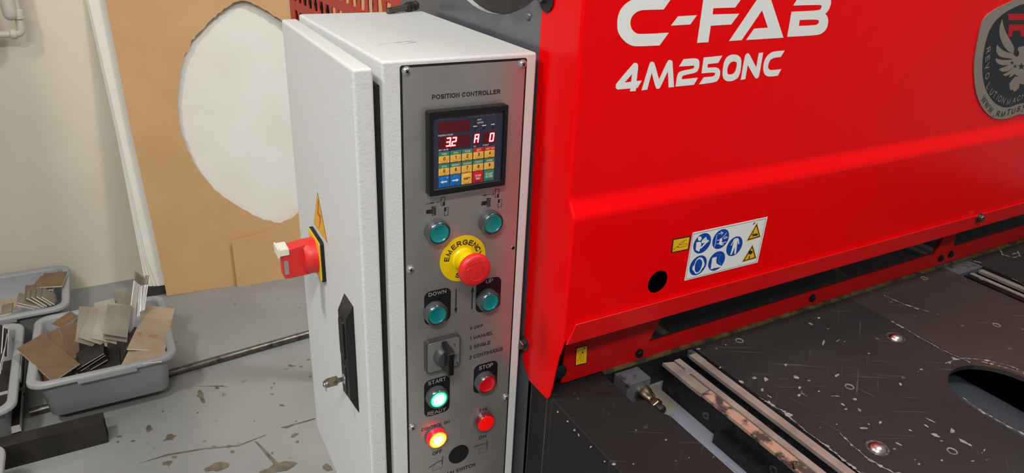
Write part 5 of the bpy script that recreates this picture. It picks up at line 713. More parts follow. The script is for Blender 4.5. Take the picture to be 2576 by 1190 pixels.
# isolator
sq = rrect(177.0, 239.3, -336.5, -275.0, 4, 3)
iso = MB().slab([sq], fnD(5.0), fnD(0)).build('isolator_switch', 'rubber', cab, bevel=.6, label='red rotary isolator on a square yellow plate on the cabinet door')
MB().slab([rrect(178.5, 237.8, -335, -276.5, 3.5, 3)], fnD(6.6), fnD(4.8)).build('yellow_plate', 'iso_yellow', iso, bevel=.4)
kc = (208.2, -305.8)
MB().lathe(D(6.4, *kc), (-1, 0, 0), [(25.5, 0), (25.0, 8), (23.8, 14), (21.0, 17.5), (0, 18.5)], 44).build('knob_base', 'iso_red', iso)
g_ = MB()
yb0, yb1 = 197.5, 219.0
side = [(8, -329), (8, -283), (20, -282.5), (34, -284), (44, -286), (52, -287.5), (52, -329.5), (46, -330.5), (24, -330)]
g_.prism([D(o, yb0, z) for o, z in side], (0, yb1 - yb0, 0)); g_.build('isolator_grip', 'iso_red', iso, bevel=2.2, seg=3)
MB().box(D(52.5, 0, 0)[0], D(39, 0, 0)[0], 195.0, 221, -293.5, -284.0).box(D(54, 0, 0)[0], D(51.5, 0, 0)[0], 195.2, 220.8, -296.5, -282.6).build('padlock_tab', 'iso_white', iso, bevel=.7)
slx = lambda p: (D(p[0], 0, 0)[0], yb0 - .3, p[1])
MB().slab([rrect(40.0, 48.5, -325, -300, 4.1, 6), rrect(41.2, 47.3, -323.8, -301.2, 3, 6)], lambda p: slx(p), lambda p: (slx(p)[0], yb0 + .4, p[1])).build('slot_rim', 'iso_red', iso, smooth=0)
MB().flat([rrect(41.2, 47.3, -323.8, -301.2, 3, 6)], lambda p: (slx(p)[0], yb0 - .05, p[1])).build('slider', 'iso_grey', iso, recalc=False, smooth=0)
tx = MB(); 
for i, ch in enumerate('0418'): letter(tx, ch, 44.3, -307 - i * 4.3, 3.6, 4.2, math.pi / 2, lambda p: (D(p[0], 0, 0)[0], yb0 - .15, p[1]), .0)
tx.build('lettering', 'iso_white', iso, recalc=False, smooth=0)
MB().lathe(D(6.5, 231, -283), (-1, 0, 0), [(3.6, 0), (3.6, .5), (2.0, .6), (0, .3)], 18).build('plate_screw', 'iso_yellow', iso)
# key in the lock
key = thing('key', 'small flat steel key with wire ring, stuck in the lock of the cabinet door', 'key', D(11, 71.5, -424.5))
kb = MB()
def KP(off, z, t): return (D(off, 71.5, z)[0], 71.5 + t, z)
prof = [(10.9, -421.5), (18, -421), (20, -417), (33, -417.5), (38, -420.5), (38.5, -427.5), (34, -431), (20, -431), (18, -427.5), (10.9, -427.5)]
kb.slab([prof, circ(33.5, -424, 2.3, 12)], lambda p: KP(p[0], p[1], -.9), lambda p: KP(p[0], p[1], .9)); kb.build('key_blade', 'nickel', key, smooth=0)
rg = []
for i in range(15):
    a = math.pi * .5 + 2 * math.pi * i / 14; rg.append((D(34.5, 0, 0)[0] - 1.0 * math.sin(a), 71.5 + 3.0 * math.cos(a), -429 + 6.2 * math.sin(a)))
MB().tube(rg, .8, 8).build('key_ring', 'zinc', key)
# ================================================================== the guillotine shear
mach = thing('guillotine_shear', 'large red sheet-metal shear with a grey side frame and a scratched black work table', 'machine', (800, 100, FZ))
XF = 192.0
# side frame plate with a big round opening
ho = [(145 + 233 * math.cos(t), 255.3 + 233 * math.sin(t)) for t in [2 * math.pi * i / 72 for i in range(72)]]
MB().slab([[(-19, FZ), (452, FZ), (452, 560), (-19, 560)], ho], lambda p: (194.0, p[0], p[1]), lambda p: (202.9, p[0], p[1])).build('side_frame', 'frame_grey', mach, bevel=0, smooth=30)
hr = MB()
n_ = len(ho)
hr.add([(194.4, p[0], p[1]) for p in [(145 + 232.6 * math.cos(2 * math.pi * i / 72), 255.3 + 232.6 * math.sin(2 * math.pi * i / 72)) for i in range(72)]] + [(202.8, p[0], p[1]) for p in [(145 + 232.6 * math.cos(2 * math.pi * i / 72), 255.3 + 232.6 * math.sin(2 * math.pi * i / 72)) for i in range(72)]], [(i, (i + 1) % 72, 72 + (i + 1) % 72, 72 + i) for i in range(72)])
hr.build('opening_rim', 'frame_pale', mach, recalc=False)
MB().box(203, 221, -18, 440, -60, 540).build('inner_casting', 'interior_plum', mach)
MB().lathe((194, 41, 33), (-1, 0, -.2), [(5.5, -2), (5, 1.5), (3.5, 3), (0, 3.5)], 18).build('weld_blob', 'frame_grey', mach)
MB().box(203, 222, -19, 452, FZ, -62).build('side_frame_backing', 'frame_grey', mach)
MB().lathe((194.2, 72, 92), (-1, 0, 0), [(30, 0), (30, 40), (24, 46), (0, 46)], 28).build('shadow_boss', 'blackened', mach)  # unseen boss added above the cabinet to drop a soft shadow on its top
# perforated side guard behind the cabinet
gm = MB()
ys = [452.0]; holes_y = []
y = 489.0
ycols = []
c0 = 948.1 - 47.6 * 9
cols = [(c0 + 47.6 * i - 23.8, c0 + 47.6 * i) for i in range(0, 15)]
zrows = [(-90.2 - 50.3 * 2, -62 - 50.3 * 2), (-140.8, -112.2), (-90.0, -61.8), (-41.2, -10.4), (9, 39)]
yb = sorted({453.0, 1235.0} | {v for c in cols for v in c if 470 < v < 1225}); zb = sorted({-260.0, 80.0} | {v for r in zrows for v in r})
def is_hole(ya, yb_, za, zb_):
    ym = (ya + yb_) / 2; zm = (za + zb_) / 2
    return any(c[0] < ym < c[1] for c in cols if c[0] > 470 and c[1] < 1225) and any(r[0] < zm < r[1] for r in zrows)
for i in range(len(yb) - 1):
    for j in range(len(zb) - 1):
        if not is_hole(yb[i], yb[i + 1], zb[j], zb[j + 1]):
            gm.add([(195, yb[i], zb[j]), (195, yb[i + 1], zb[j]), (195, yb[i + 1], zb[j + 1]), (195, yb[i], zb[j + 1])], [(0, 1, 2, 3)])
pg = gm.build('perforated_guard', 'grille_red', mach, smooth=0)
bm = bmesh.new(); bm.from_mesh(pg.data); bmesh.ops.remove_doubles(bm, verts=bm.verts, dist=1e-5); bm.to_mesh(pg.data); bm.free()
sol = pg.modifiers.new('thickness', 'SOLIDIFY'); sol.thickness = .003; sol.offset = 0
for y_ in (1195, 455): MB().box(197, 232, y_, y_ + 38, -1260, -2 if y_ < 1000 else 200).build('guard_post', 'grille_red', mach)
MB().box(206, 232, 1010, 1190, -300, 120).build('motor_cover', 'interior_dark', mach)

# ---- front guard: one bent red sheet
XR = 1750.0
prof_ = [(-66.0, 300), (-74.2, -154), (-86.0, -173), (-86.0, -338)]
fl = [(9.3, 300), (9.8, 0), (3.7, -353), (4.3, -402), (3.0, -422), (-16.4, -442.0), (-63.0, -441.0), (-69.1, -432.5)]
g = bmesh.new()
def gv(x, y, z): return g.verts.new(W((x, y, z)))
L0 = [gv(XF, *p) for p in prof_]; R0 = [gv(XR, *p) for p in prof_]
for i in range(2): g.faces.new((L0[i], L0[i + 1], R0[i + 1], R0[i]))
# lower face with the round hole
hp = circ(335.0, -285.4, 16.3, 32)
lf = [[(XF, -173), (XF, -338), (XR, -338), (XR, -173)], hp]
tri = tessellate_polygon([[Vector((p[0], p[1], 0)) for p in l] for l in lf])
vv = [L0[2], L0[3], R0[3], R0[2]] + [gv(p[0], -86.0, p[1]) for p in hp]
for t in tri:
    try: g.faces.new([vv[i] for i in t])
    except ValueError: pass
FV = [gv(XF, *p) for p in fl]
g.faces.new([L0[0]] + FV + [L0[3], L0[2], L0[1]])
bmesh.ops.recalc_face_normals(g, faces=g.faces)
es = [e for e in g.edges if len(e.link_faces) == 2 and e.calc_face_angle(0) > math.radians(12)]
bmesh.ops.bevel(g, geom=es, offset=.0045, segments=4, profile=.5, affect='EDGES', clamp_overlap=True)
me = bpy.data.meshes.new('front_guard'); 
for f_ in g.faces: f_.normal_update()
bmesh.ops.recalc_face_normals(g, faces=g.faces)
g.to_mesh(me); g.free(); me.materials.append(M['red_paint'])
me.polygons.foreach_set('use_smooth', [True] * len(me.polygons)); me.set_sharp_from_angle(angle=math.radians(25))
guard = bpy.data.objects.new('front_guard', me); C.objects.link(guard); guard.parent = mach; guard.matrix_parent_inverse = world_of(mach).inverted()
# which way do the normals point?  make them face the operator (-y), then thicken inward
bm = bmesh.new(); bm.from_mesh(me)
big = max(bm.faces, key=lambda f: f.calc_area())
if big.normal.y > 0: bmesh.ops.reverse_faces(bm, faces=bm.faces)
bm.to_mesh(me); bm.free()
sol = guard.modifiers.new('thickness', 'SOLIDIFY'); sol.thickness = .0022; sol.offset = -1
wn = guard.modifiers.new('normals', 'WEIGHTED_NORMAL'); wn.keep_sharp = True; wn.weight = 90
# folded hem along the bottom, its left end cut on the slant
hem = MB(); 
a_ = [(208.0, -86.2, -315.4), (XR, -86.2, -312.5), (XR, -86.2, -338.5), (196.4, -86.2, -342.0)]
b_ = [(208.0, -90.4, -314.4), (XR, -90.4, -311.5), (XR, -89.4, -339.3), (196.4, -89.4, -342.8)]
hem.hexa([a_[3], a_[2], a_[1], a_[0], b_[3], b_[2], b_[1], b_[0]])
hem.build('guard_hem', 'red_hem', mach, bevel=1.1, seg=3)
# lettering on the upper face
P0 = Vector((0, -74.2, -154)); P1 = Vector((0, -66.0, 300)); upv = (P1 - P0).normalized(); nrm = Vector((0, -upv.z, upv.y))
def U(off): return lambda p: tuple(P0 + upv * p[1] + Vector((p[0], 0, 0)) + nrm * off)
for k in ('C', 'dash', 'F', 'A', 'B', '4', 'M', '2', '5', '0', 'N', 'C2'):
    MB().slab([smooth(l, 2, 38) for l in GLY[k]], U(.30), U(.02)).build('vinyl_letter', 'vinyl_white', guard, smooth=0)
# embossed badge, right of the lettering; its right half lies outside the photo
AX = 1121.0
def mir(l): return l + [[2 * AX - p[0], p[1]] for p in l[::-1]]
def cut(l): return [p for p in l if p[0] <= AX + .5]
bd = MB().slab([smooth(mir(cut(EMB['outer'])))], U(1.6), U(.05)).build('badge', 'badge_silver', mach, bevel=.4, label='silver and black shield badge with an eagle')
MB().flat([smooth(mir(cut(EMB['inner'])))], U(1.7)).build('badge_field', 'tag_black', bd, recalc=False, smooth=0)
for sgn in (0, 1):
    eg = MB()
    for p in EMB['W']: q = [[2 * AX - a[0], a[1]] for a in p] if sgn else p; eg.flat([smooth(q, 2, 70) if p is not EMB['W'][7] else q], U(1.8))
    eg.build('eagle_half', 'badge_silver', bd, recalc=False, smooth=0)
sm = MB()
for p in EMB['stars']: sm.flat([p], U(1.9))
sm.build('stars', 'tag_black', bd, recalc=False, smooth=0)
sm = MB()
for p in EMB['R']: sm.flat([p], U(1.8))
sm.build('red_initials', 'red_paint_dull', bd, recalc=False, smooth=0)
def ring_text(rows, h, w, m):
    mb = MB()
    for i, (ch, x, z) in enumerate(rows):
        a = rows[max(0, i - 1)]; b = rows[min(len(rows) - 1, i + 1)]
        letter(mb, ch, x, z, w if ch not in 'I.' else w * .8, h, math.atan2(b[2] - a[2], b[1] - a[1]), U(1.95), .18)
    mb.build('lettering', m, bd, recalc=False, smooth=0)
ring_text(EMB['ring'], 10.5, 8.0, 'badge_silver'); ring_text(EMB['www'], 10.0, 8.5, 'tag_black')

# safety sign and grease stickers on the lower face
S_ = lambda off: onY(-86.0 - off)
sg = MB().slab([SIGN['board']], S_(.35), S_(.02)).build('safety_sign', 'vinyl_white', mach, smooth=0, label='white safety sign with five blue circles and two yellow triangles')
MB().line(SIGN['line'] + [SIGN['line'][0]], .55, S_(.45)).build('sign_border', 'vinyl_line', sg, recalc=False, smooth=0)
for k in ('book', 'plug', 'suit', 'ear', 'boot'):
    x, z, rx, rz = SIGN[k]
    MB().flat([[(x + rx * math.cos(t), z + rz * math.sin(t)) for t in [2 * math.pi * i / 40 for i in range(40)]]], S_(.45)).build('blue_disc', 'sign_blue', sg, recalc=False, smooth=0)
wp = MB()
for k in ('book_p', 'suit_p', 'boot_p'):
    for p in SIGN[k]: wp.flat([smooth(p, 2, 48)], S_(.55))
wp.flat([smooth(SIGN['ear_o'])], S_(.52))
for l in SIGN['plug_l']: wp.line(l, .9, S_(.55))
wp.flat([SIGN['plug_b']], S_(.55))
wp.build('white_pictograms', 'vinyl_white', sg, recalc=False, smooth=0)
MB().flat([smooth(SIGN['ear_i'])], S_(.58)).build('earmuff_centre', 'sign_blue', sg, recalc=False, smooth=0)
MB().line(SIGN['boot_l'], .6, S_(.55)).build('boot_outline', 'sky_blue', sg, recalc=False, smooth=0)
lp = MB(); b0 = SIGN['book_p'][2]; lp.line([b0[0], b0[2]], .4, S_(.6)); lp.line([SIGN['suit_p'][0][1], (461.5, -250)], .4, S_(.6))
lp.build('pictogram_lines', 'sign_blue', sg, recalc=False, smooth=0)
def grow(p, k):
    c = Vector((sum(q[0] for q in p) / len(p), sum(q[1] for q in p) / len(p))); return [tuple(c + (Vector(q) - c) * k) for q in p]
for k in ('tri1', 'tri2'):
    MB().flat([grow(SIGN[k], 1.16)], S_(.5)).build('triangle_margin', 'sign_tan', sg, recalc=False, smooth=0)
    MB().flat([SIGN[k]], S_(.6)).build('triangle_border', 'ink', sg, recalc=False, smooth=0)
    MB().flat([grow(SIGN[k], .78)], S_(.7)).build('triangle_field', 'sign_yellow', sg, recalc=False, smooth=0)
bp_ = MB()
for k in ('hand', 'fan', 'fan2'): bp_.flat([SIGN[k]], S_(.8))
bp_.line(SIGN['arr'], .7, S_(.8)); bp_.build('black_pictograms', 'ink', sg, recalc=False, smooth=0)
MB().flat([SIGN['tear']], S_(.6)).build('torn_corner', 'red_clear', sg, recalc=False, smooth=0)
gs = MB().slab([grow(SIGN['grease'], 1.04)], S_(.3), S_(.02)).build('grease_sticker', 'ink', mach, smooth=0, label='yellow grease gun sticker left of the safety sign')
MB().flat([grow(SIGN['g_in'], 1.0)], S_(.4)).build('sticker_field', 'sign_yellow', gs, recalc=False, smooth=0)
mb = MB(); mb.line(SIGN['g_barrel'] + [SIGN['g_barrel'][0]], .4, S_(.5)).line(SIGN['g_lever'] + [SIGN['g_lever'][0]], .4, S_(.5))
for p in SIGN['g_tip']: mb.flat([p], S_(.5))
mb.build('grease_gun_print', 'ink', gs, recalc=False, smooth=0)
# hex bolt on the flange, hole with bolt near the top edge
def bolt(c, ax, r, h, m='bolt_steel', washer=None, name='hex_bolt'):
    b = hexhead(MB(), c, ax, r, h).build(name, m, mach, bevel=.4)
    if washer: MB().lathe(c, ax, [(washer, -.2), (washer, 1.6), (washer * .6, 1.8)], 24).build('washer', m, b)
    return b
bolt((190.2, 1.0, -391.5), (-1, -.25, .05), 7.5, 8.5, 'bolt_steel', 10.5)
MB().lathe((190.8, -1, 58), (-1, 0, 0), [(0, 0), (14.5, 0), (14.5, .8), (0, 1)], 28).build('bolt_hole', 'slot_dark', mach)
bolt((190, 5, 60), (-1, 0, 0), 8, 6, 'bolt_steel')
bolt((1074.5, -90.2, -319.2), (0, -1, .05), 6.5, 8, 'bolt_steel', 9)
# ---- inner finger guard with windows
win = [[(366, -409.7), (1049.5, -404.6), (1064, -338), (399, -338)], [(1103, -401.3), (XR - 20, -401), (XR - 20, -338), (1088, -338)]]
fg = MB().slab([[(222, -433), (XR, -430), (XR, -332), (222, -332)]] + win, onY(-52), onY(-48)).build('finger_guard', 'red_paint_dull', mach, smooth=0)
for w_ in win: MB().slab([grow(w_, 1.004)], onY(-47.8), onY(-44)).build('window_pane', 'smoked', mach, smooth=0)
for x, z in ((351.5, -421.3), (713.1, -417.2), (1069.1, -416.3), (1099.6, -414.2)): bolt((x, -52, z), (0, -1, 0), 5.5, 5, 'blackened', 7)
MB().lathe((216, -52, -412), (0, -1, 0), [(10.5, 0), (10.5, 2), (9, 3), (0, 3)], 26).build('rubber_stop', 'rubber', mach)
o2 = MB().slab([grow(GR2['o'], 1.0)], onY(-52.5), onY(-52.02)).build('grease_sticker', 'ink', mach, smooth=0, label='upright yellow grease gun sticker below the guard')
MB().flat([grow(GR2['o'], .9)], onY(-52.6)).build('sticker_field', 'sign_yellow', o2, recalc=False, smooth=0)
MB().line(GR2['barrel'] + [GR2['barrel'][0]], .4, onY(-52.7)).line(GR2['lever'] + [GR2['lever'][0]], .4, onY(-52.7)).flat([GR2['tip']], onY(-52.7)).build('grease_gun_print', 'ink', o2, recalc=False, smooth=0)
MB().box(225, XR, -20, 60, -432, 290).build('blade_beam', 'interior_dark', mach)
MB().box(196, 224, -60, -22, -333, 280).build('guard_mount', 'interior_dark', mach)
MB().box(290, XR, -57.5, -46, -437.2, -432.6).build('lower_blade_edge', 'dirt', mach, bevel=.8)

# ---- bed and table
ZT = -437.0
bed = MB().box(290, 1166, -57, 300, -700, -437.4).box(222, 290, -40, 300, -700, -437.4).box(1166, XR, -40, 300, -700, -437.4).build('machine_bed', 'bed_black', mach)
def tslab(name, m, ring, holes=(), z0=-444.0, bev=0.0):
    return MB().slab([ring] + list(holes), lambda p: (p[0], p[1], ZT), lambda p: (p[0], p[1], z0)).build(name, m, mach, bevel=bev)
YF = -620.0
tl = MB()
ring = [(289.4, -45), (289.2, -121.7), (295.8, -122.3), (306.5, -123.2), (309.2, -142.3), (309.6, -156.0), (312.8, -160.0), (316, -167), (316, YF), (194.6, YF), (194.6, -19.2), (289.4, -19.2)]
tl.slab([ring], lambda p: (p[0], p[1], ZT), lambda p: (p[0], p[1], -760)).build('work_table', 'table_black', mach, bevel=2.5, seg=3)
uo = [(700, YF + 40)] + [(700, -340)] + [(772 - 72 * math.cos(math.pi * i / 18), -340 + 72 * math.sin(math.pi * i / 18)) for i in range(1, 18)] + [(844, -340), (844, YF + 40)]
sep = 805.0
# two plates meeting at the joint, with the hand slot cut through both
tslab('work_table', 'table', [(452, -45), (sep - .4, -45)] + [(sep - .4, -276)] + [p for p in uo[::-1] if p[0] <= sep - .4 and p[1] > YF + 41 and p[1] > -600] + [(700, YF), (452, YF)], bev=0)
rr = [p for p in uo if p[0] > sep + .4 and p[1] > YF + 41]
tslab('work_table', 'table_brown', [(sep + .4, -45), (1081, -45), (1081, YF), (844, YF)] + rr[::-1] + [(sep + .4, -276)])
tslab('work_table', 'table', [(1163.5, -45), (XR, -45), (XR, YF), (1163.5, YF)])
# white-worn edges of the joint, slot and plate edges
def decal(name, polys, m, z=ZT + .25, fn=None):
    mb = MB()
    for p in polys: mb.flat([p], lambda q: (q[0], q[1], z))
    o = mb.build(name, m, mach, recalc=False, smooth=0); o['kind'] = 'stuff'; return o
decal('paint_chips', CHIPS, 'chips'); random.seed(8); worn = []
for p in STRIPS:
    n2 = len(p) // 2 if len(p) > 6 else 0
    cx_ = sum(q[0] for q in p) / len(p); cy_ = sum(q[1] for q in p) / len(p)
    one = p[:len(p) // 2 + len(p) % 2]
    for a, b in zip(one, one[1:]):
        d = Vector((b[0] - a[0], b[1] - a[1])); L_ = d.length
        if L_ < .5: continue
        d /= L_; q_ = Vector((-d.y, d.x)); s = 0.0
        while s < L_:
            ln = random.uniform(3, 11); wd_ = random.choice((.5, .8, 1.2, 2.4)); o_ = Vector((a[0], a[1])) + d * (s + ln / 2) + q_ * random.uniform(-1.0, 1.0)
            worn.append([tuple(o_ + d * (ln / 2) * math.cos(t) * random.uniform(.8, 1.2) + q_ * wd_ * math.sin(t) * random.uniform(.5, 1.3)) for t in [2 * math.pi * i / 9 for i in range(9)]])
            s += ln * random.uniform(.75, 1.15)
decal('worn_edges', worn, 'chips', ZT + .3)
# scrap chute under the hand slot: a shelf that rolls over into the dark
rr_ = [(684, -466), (778, -468)] + [(778 + 110 * math.sin(t), -578 + 110 * math.cos(t)) for t in [math.pi / 2 * i / 12 for i in range(1, 13)]] + [(888, -760)]
ch = MB(); n_c = len(rr_); ch.add([(p[0], YF, p[1]) for p in rr_] + [(p[0], -192, p[1]) for p in rr_], [(i, i + 1, n_c + i + 1, n_c + i) for i in range(n_c - 1)])
ch.build('scrap_chute', 'chute', mach)
for q in ((684, 990, -190, -182), (984, 990, YF, -190)): MB().box(q[0], q[1], q[2], q[3], -760, -444.2).build('chute_wall', 'slot_dark', mach)
MB().box(680, 684, YF, -182, -760, -444.2).build('chute_wall', 'slot_dark', mach)
MB().box(452, 690, YF, -120, -760, -740).build('lower_shelf', 'bed_black', mach)
# countersunk screws and ball casters in the table
def csk(x, y, r=6.4):
    s_ = MB().lathe((x, y, ZT + .15), (0, 0, 1), [(r, 0), (r * .96, .5), (r * .72, .15), (r * .68, -.2), (0, -.2)], 26).build('countersunk_screw', 'ring_steel', mach)
    MB().lathe((x, y, ZT - .02), (0, 0, 1), [(0, 0), (r * .34, 0)], 6).build('hex_socket', 'slot_dark', s_, recalc=False, smooth=0)
for x, y in ((529.9, -74.5), (585.3, -228.2), (588.6, -373.5), (957.4, -224.3), (1003.6, -68.4)): csk(x, y)
for x, y, r in ((765.2, -174.8, 11.5), (507.9, -327.5, 11.5)):
    s_ = MB().lathe((x, y, ZT), (0, 0, 1), [(r + 2.6, .1), (r + 2.2, .7), (r, .5), (r - .6, -1.5)], 34).build('ball_caster', 'ball_ring', mach)
    MB().lathe((x, y, ZT - 1.0), (0, 0, 1), [(r - .6, 0), (r * .86, 2.4), (r * .62, 4.6), (r * .3, 5.9), (0, 6.2)], 34).build('steel_ball', 'ball_steel', s_)
# ---- squaring arm with two steel rails
def arm(x0, zt, y0, short=False):
    ab = MB()
    X = lambda v: x0 + v
    ab.box(X(0), X(16), YF, y0, zt - 45, zt - 5).box(X(16), X(61.5), YF, y0, zt - 45, zt - 14).box(X(16), X(29), YF, y0 + .5, zt - 14, zt - 4).box(X(47.5), X(61.5), YF, y0, zt - 14, zt - 4)
    o = ab.build('squaring_arm', 'arm_black', mach, bevel=.6)
    return o
a1 = arm(385, ZT, -74)
MB().hexa([(383.4, -148.6, ZT - 5.5), (400, -148.6, ZT - 5.5), (399.6, -74, ZT - 5.5), (383.4, -69, ZT - 5.5), (383.4, -148.6, ZT), (400, -146, ZT), (399.6, -74, ZT), (383.4, -69, ZT)]).build('guide_rail', 'strip_steel', a1, bevel=.3)
MB().box(385.2, 401.0, YF, -149, ZT - 5.5, ZT - .3).build('guide_rail', 'strip_worn', a1, bevel=.3)
MB().box(403.2, 413.6, YF, -71.5, ZT - 5.5, ZT + .2).build('guide_rail', 'strip_steel', a1, bevel=.3)
MB().box(432.4, 445.6, YF, -71, ZT - 5.5, ZT + .1).build('guide_rail', 'strip_steel', a1, bevel=.3)
MB().box(440, 448, -91, -59, ZT - 12, ZT - .8).build('end_stop', 'block_grey', a1, bevel=.5)
def cap(c, ax, r):
    s_ = MB().lathe(c, ax, [(r, 0), (r, .8), (r * .82, 1.4), (r * .62, 1.0), (0, 1.0)], 26).build('arm_screw', 'bolt_steel', a1)
    MB().lathe(tuple(Vector(c) + Vector(ax) * 1.15), ax, [(0, 0), (r * .42, 0)], 6).build('hex_socket', 'slot_dark', s_, recalc=False, smooth=0)
cap((385, -163, -463.8), (-1, 0, 0), 6.2); cap((385, -280, -461.5), (-1, 0, 0), 6.2)
MB().lathe((403, -102.0, ZT), (0, 0, 1), [(5.6, -.5), (5.6, 1.0), (4.6, 1.3), (3.6, .9), (0, .9)], 24).build('arm_screw', 'zinc', a1)
MB().cyl((388, -305, ZT - 2), (388, -301, ZT + 5), 3.6, 3.2, 18).build('locating_pin', 'nickel', a1, bevel=.4)
MB().hexa([(372, YF, ZT - 49), (386, YF, ZT - 49), (386, -192, ZT - 49), (372, -192, ZT - 49), (372, YF, ZT - 30), (386, YF, ZT - 30), (386, -192, ZT - 30), (372, -192, ZT - 30)]).build('arm_ledge', 'arm_black', a1, bevel=.8)
a2 = arm(1096, ZT - 4, -88)
for x0, x1, m in ((1095.5, 1110.5, 'arm_black'), (1113.5, 1123.5, 'strip_steel'), (1143, 1156, 'strip_steel')): MB().box(x0, x1, YF, -90, ZT - 9, ZT - 3.6).build('guide_rail', m, a2, bevel=.3)
MB().lathe((1113, -113, ZT - 4), (0, 0, 1), [(5.6, -.5), (5.6, 1.0), (4.6, 1.3), (3.6, .9), (0, .9)], 24).build('arm_screw', 'ring_steel', a2)
MB().box(1081.5, 1161, -86.3, -57, ZT - 30, ZT).build('filler_block', 'block_grey', mach, bevel=.8)
# channel floor, block and adjuster beside the arm
MB().box(222, 452, YF, -57, -490, -482).build('channel_floor', 'bed_grey', mach)
MB().slab([rrect(352, 362, -330, -225, 4.9, 5), rrect(353.6, 360.4, -328.4, -226.6, 3.3, 5)], lambda p: (p[0], p[1], -481.0), lambda p: (p[0], p[1], -482)).build('pressed_bead', 'bed_grey', mach, bevel=.3)
MB().box(304.5, 345, -90.6, -60, -478, ZT).build('stop_block', 'block_grey', mach, bevel=1.0)
ad = MB().lathe((332, -90.6, -458), (0, -1, 0), [(0, 0), (12.5, 0), (12.5, 7), (11, 10), (10, 18), (6.5, 18.2), (6.5, 26)], 26).build('adjuster', 'nickel', mach)
hexhead(MB(), (332, -116, -458), (0, -1, 0), 9.5, 9).build('adjuster_nut', 'nickel', ad, bevel=.5)
MB().lathe((332, -125, -458), (0, -1, 0), [(6.8, 0), (6.8, 9), (6, 10), (0, 10)], 20).build('adjuster_screw', 'blackened', ad, bevel=0)
decal('channel_grime', [[(338, -60), (384, -60), (384, -112), (370, -128), (352, -122), (346, -136), (330, -118)]], 'bed_dirt', -481.7)
# a loose bolt with two nuts lying on the cabinet top
tip = Vector((120.0, 311.2, 4.4)); hd_ = Vector((170.0, 335.0, 7.3)); ax_ = (tip - hd_).normalized()
lb = thing('loose_bolt', 'loose steel bolt with nuts lying on the back edge of the white cabinet top', 'bolt', (150, 331, 0))
ln_ = (tip - hd_).length
MB().lathe(tuple(hd_), tuple(ax_), [(0, -5.4), (7.2, -5.4), (7.2, 0), (4.2, .2), (4.2, 6)], 6).build('bolt_head', 'bolt_steel', lb, bevel=.5)
MB().lathe(tuple(hd_), tuple(ax_), [(0, 0), (4.1, 0), (4.1, ln_ - .8), (3.5, ln_), (0, ln_)], 20).build('bolt_shank', 'pipe_steel', lb)
for d_, h_ in ((3.5, 6.5), (12.5, 4.0)): MB().lathe(tuple(hd_ + ax_ * d_), tuple(ax_), [(4.2, 0), (7.4, 0), (7.4, h_), (4.2, h_)], 6).build('nut', 'bolt_steel', lb, bevel=.6)

th_ = MB()
for i in range(18): th_.lathe(tuple(hd_ + ax_ * (18 + i * 1.7)), tuple(ax_), [(4.1, 0), (4.45, .7), (4.1, 1.4)], 18)
o_ = th_.build('bolt_thread', 'pipe_steel', lb); o_['kind'] = 'stuff'
# ================================================================== left side: boards, tubs, plates, pipe
def onplane(pl, off=0.0):
    o, d, u, n = [Vector(v) for v in pl]
    return lambda p: tuple(o + d * p[0] + u * p[1] + n * off)
# brown board with a torn round hole
cl = [(CARD[0][0] - 3, 1300), tuple(CARD[0]), tuple(CARD[1]), tuple(CARD[2]), tuple(CARD[3]), tuple(CARD[4]), (1300, 0.5), (1300, 1300)]
hl = []
random.seed(4)
for a, b in zip(HOLE, HOLE[1:] + HOLE[:1]):
    for t in (0, .33, .66):
        p = Vector(a).lerp(Vector(b), t); hl.append((p.x + random.uniform(-2.2, 2.2), p.y + random.uniform(-2.2, 2.2)))
bo = MB().slab([cl, hl], onplane(PL[0]), onplane(PL[0], 5.0)).build('hardboard_sheet', 'cardboard', None, smooth=0)
tag(bo, 'large brown board with a torn oval hole, leaning on the cream wall', 'board')
hr_ = MB(); k_ = len(hl)
hr_.add([onplane(PL[0], .2)((p[0], p[1])) for p in hl] + [onplane(PL[0], 4.8)((p[0], p[1])) for p in hl], [(i, (i + 1) % k_, k_ + (i + 1) % k_, k_ + i) for i in range(k_)])
# second, cut-off piece in front of it
c2 = [tuple(CARD2b[0])] + [tuple(p) for p in CARD2[:8]] + [(325, 330), (325, 0), tuple(CARD2b[1])]
o = MB().slab([c2], onplane(PL[1]), onplane(PL[1], 5.0)).build('hardboard_offcut', 'cardboard', None, smooth=0)
tag(o, 'brown board offcut with a curved top edge, on the floor against the large board', 'board')
# white sheets behind the hole
wl_ = [tuple(p) for p in WHITE]
for i in range(4):
    x0 = (0, 14, 30, 44)[i]; zb_ = 38.5
    ringw = [(wl_[0][0] + x0 * .2 - 4, 1085), (wl_[0][0] + x0 * .2, 1072), (wl_[1][0] + x0 * .25, 634), (wl_[2][0] + x0 * .5, 158), (wl_[3][0] + x0 * .9, zb_), (1200, zb_), (1200, 1085)]
    o = MB().slab([ringw], onplane(PL[2], 19.0 - i * 5.5), onplane(PL[2], 23.6 - i * 5.5)).build('white_sheet', 'white_sheet', None, smooth=0)
    tag(o, ('hindmost white sheet behind the brown board, next to the cream wall', 'second white sheet from the wall, behind the brown board', 'third white sheet from the wall, behind the brown board', 'white sheet directly behind the hole in the brown board')[i], 'sheet', 'white sheets behind the brown board')
o = MB().slab([[(-82, 0), (1150, 0), (1150, 37.5), (-82, 37.5)]], onplane(PL[2], 0), onplane(PL[2], 24)).build('sheet_shade_block', 'dark_block', None, smooth=0)  # solid dark piece standing in for the shade beneath the sheets
tag(o, 'dark block standing in for the shade under the white sheets', 'block')

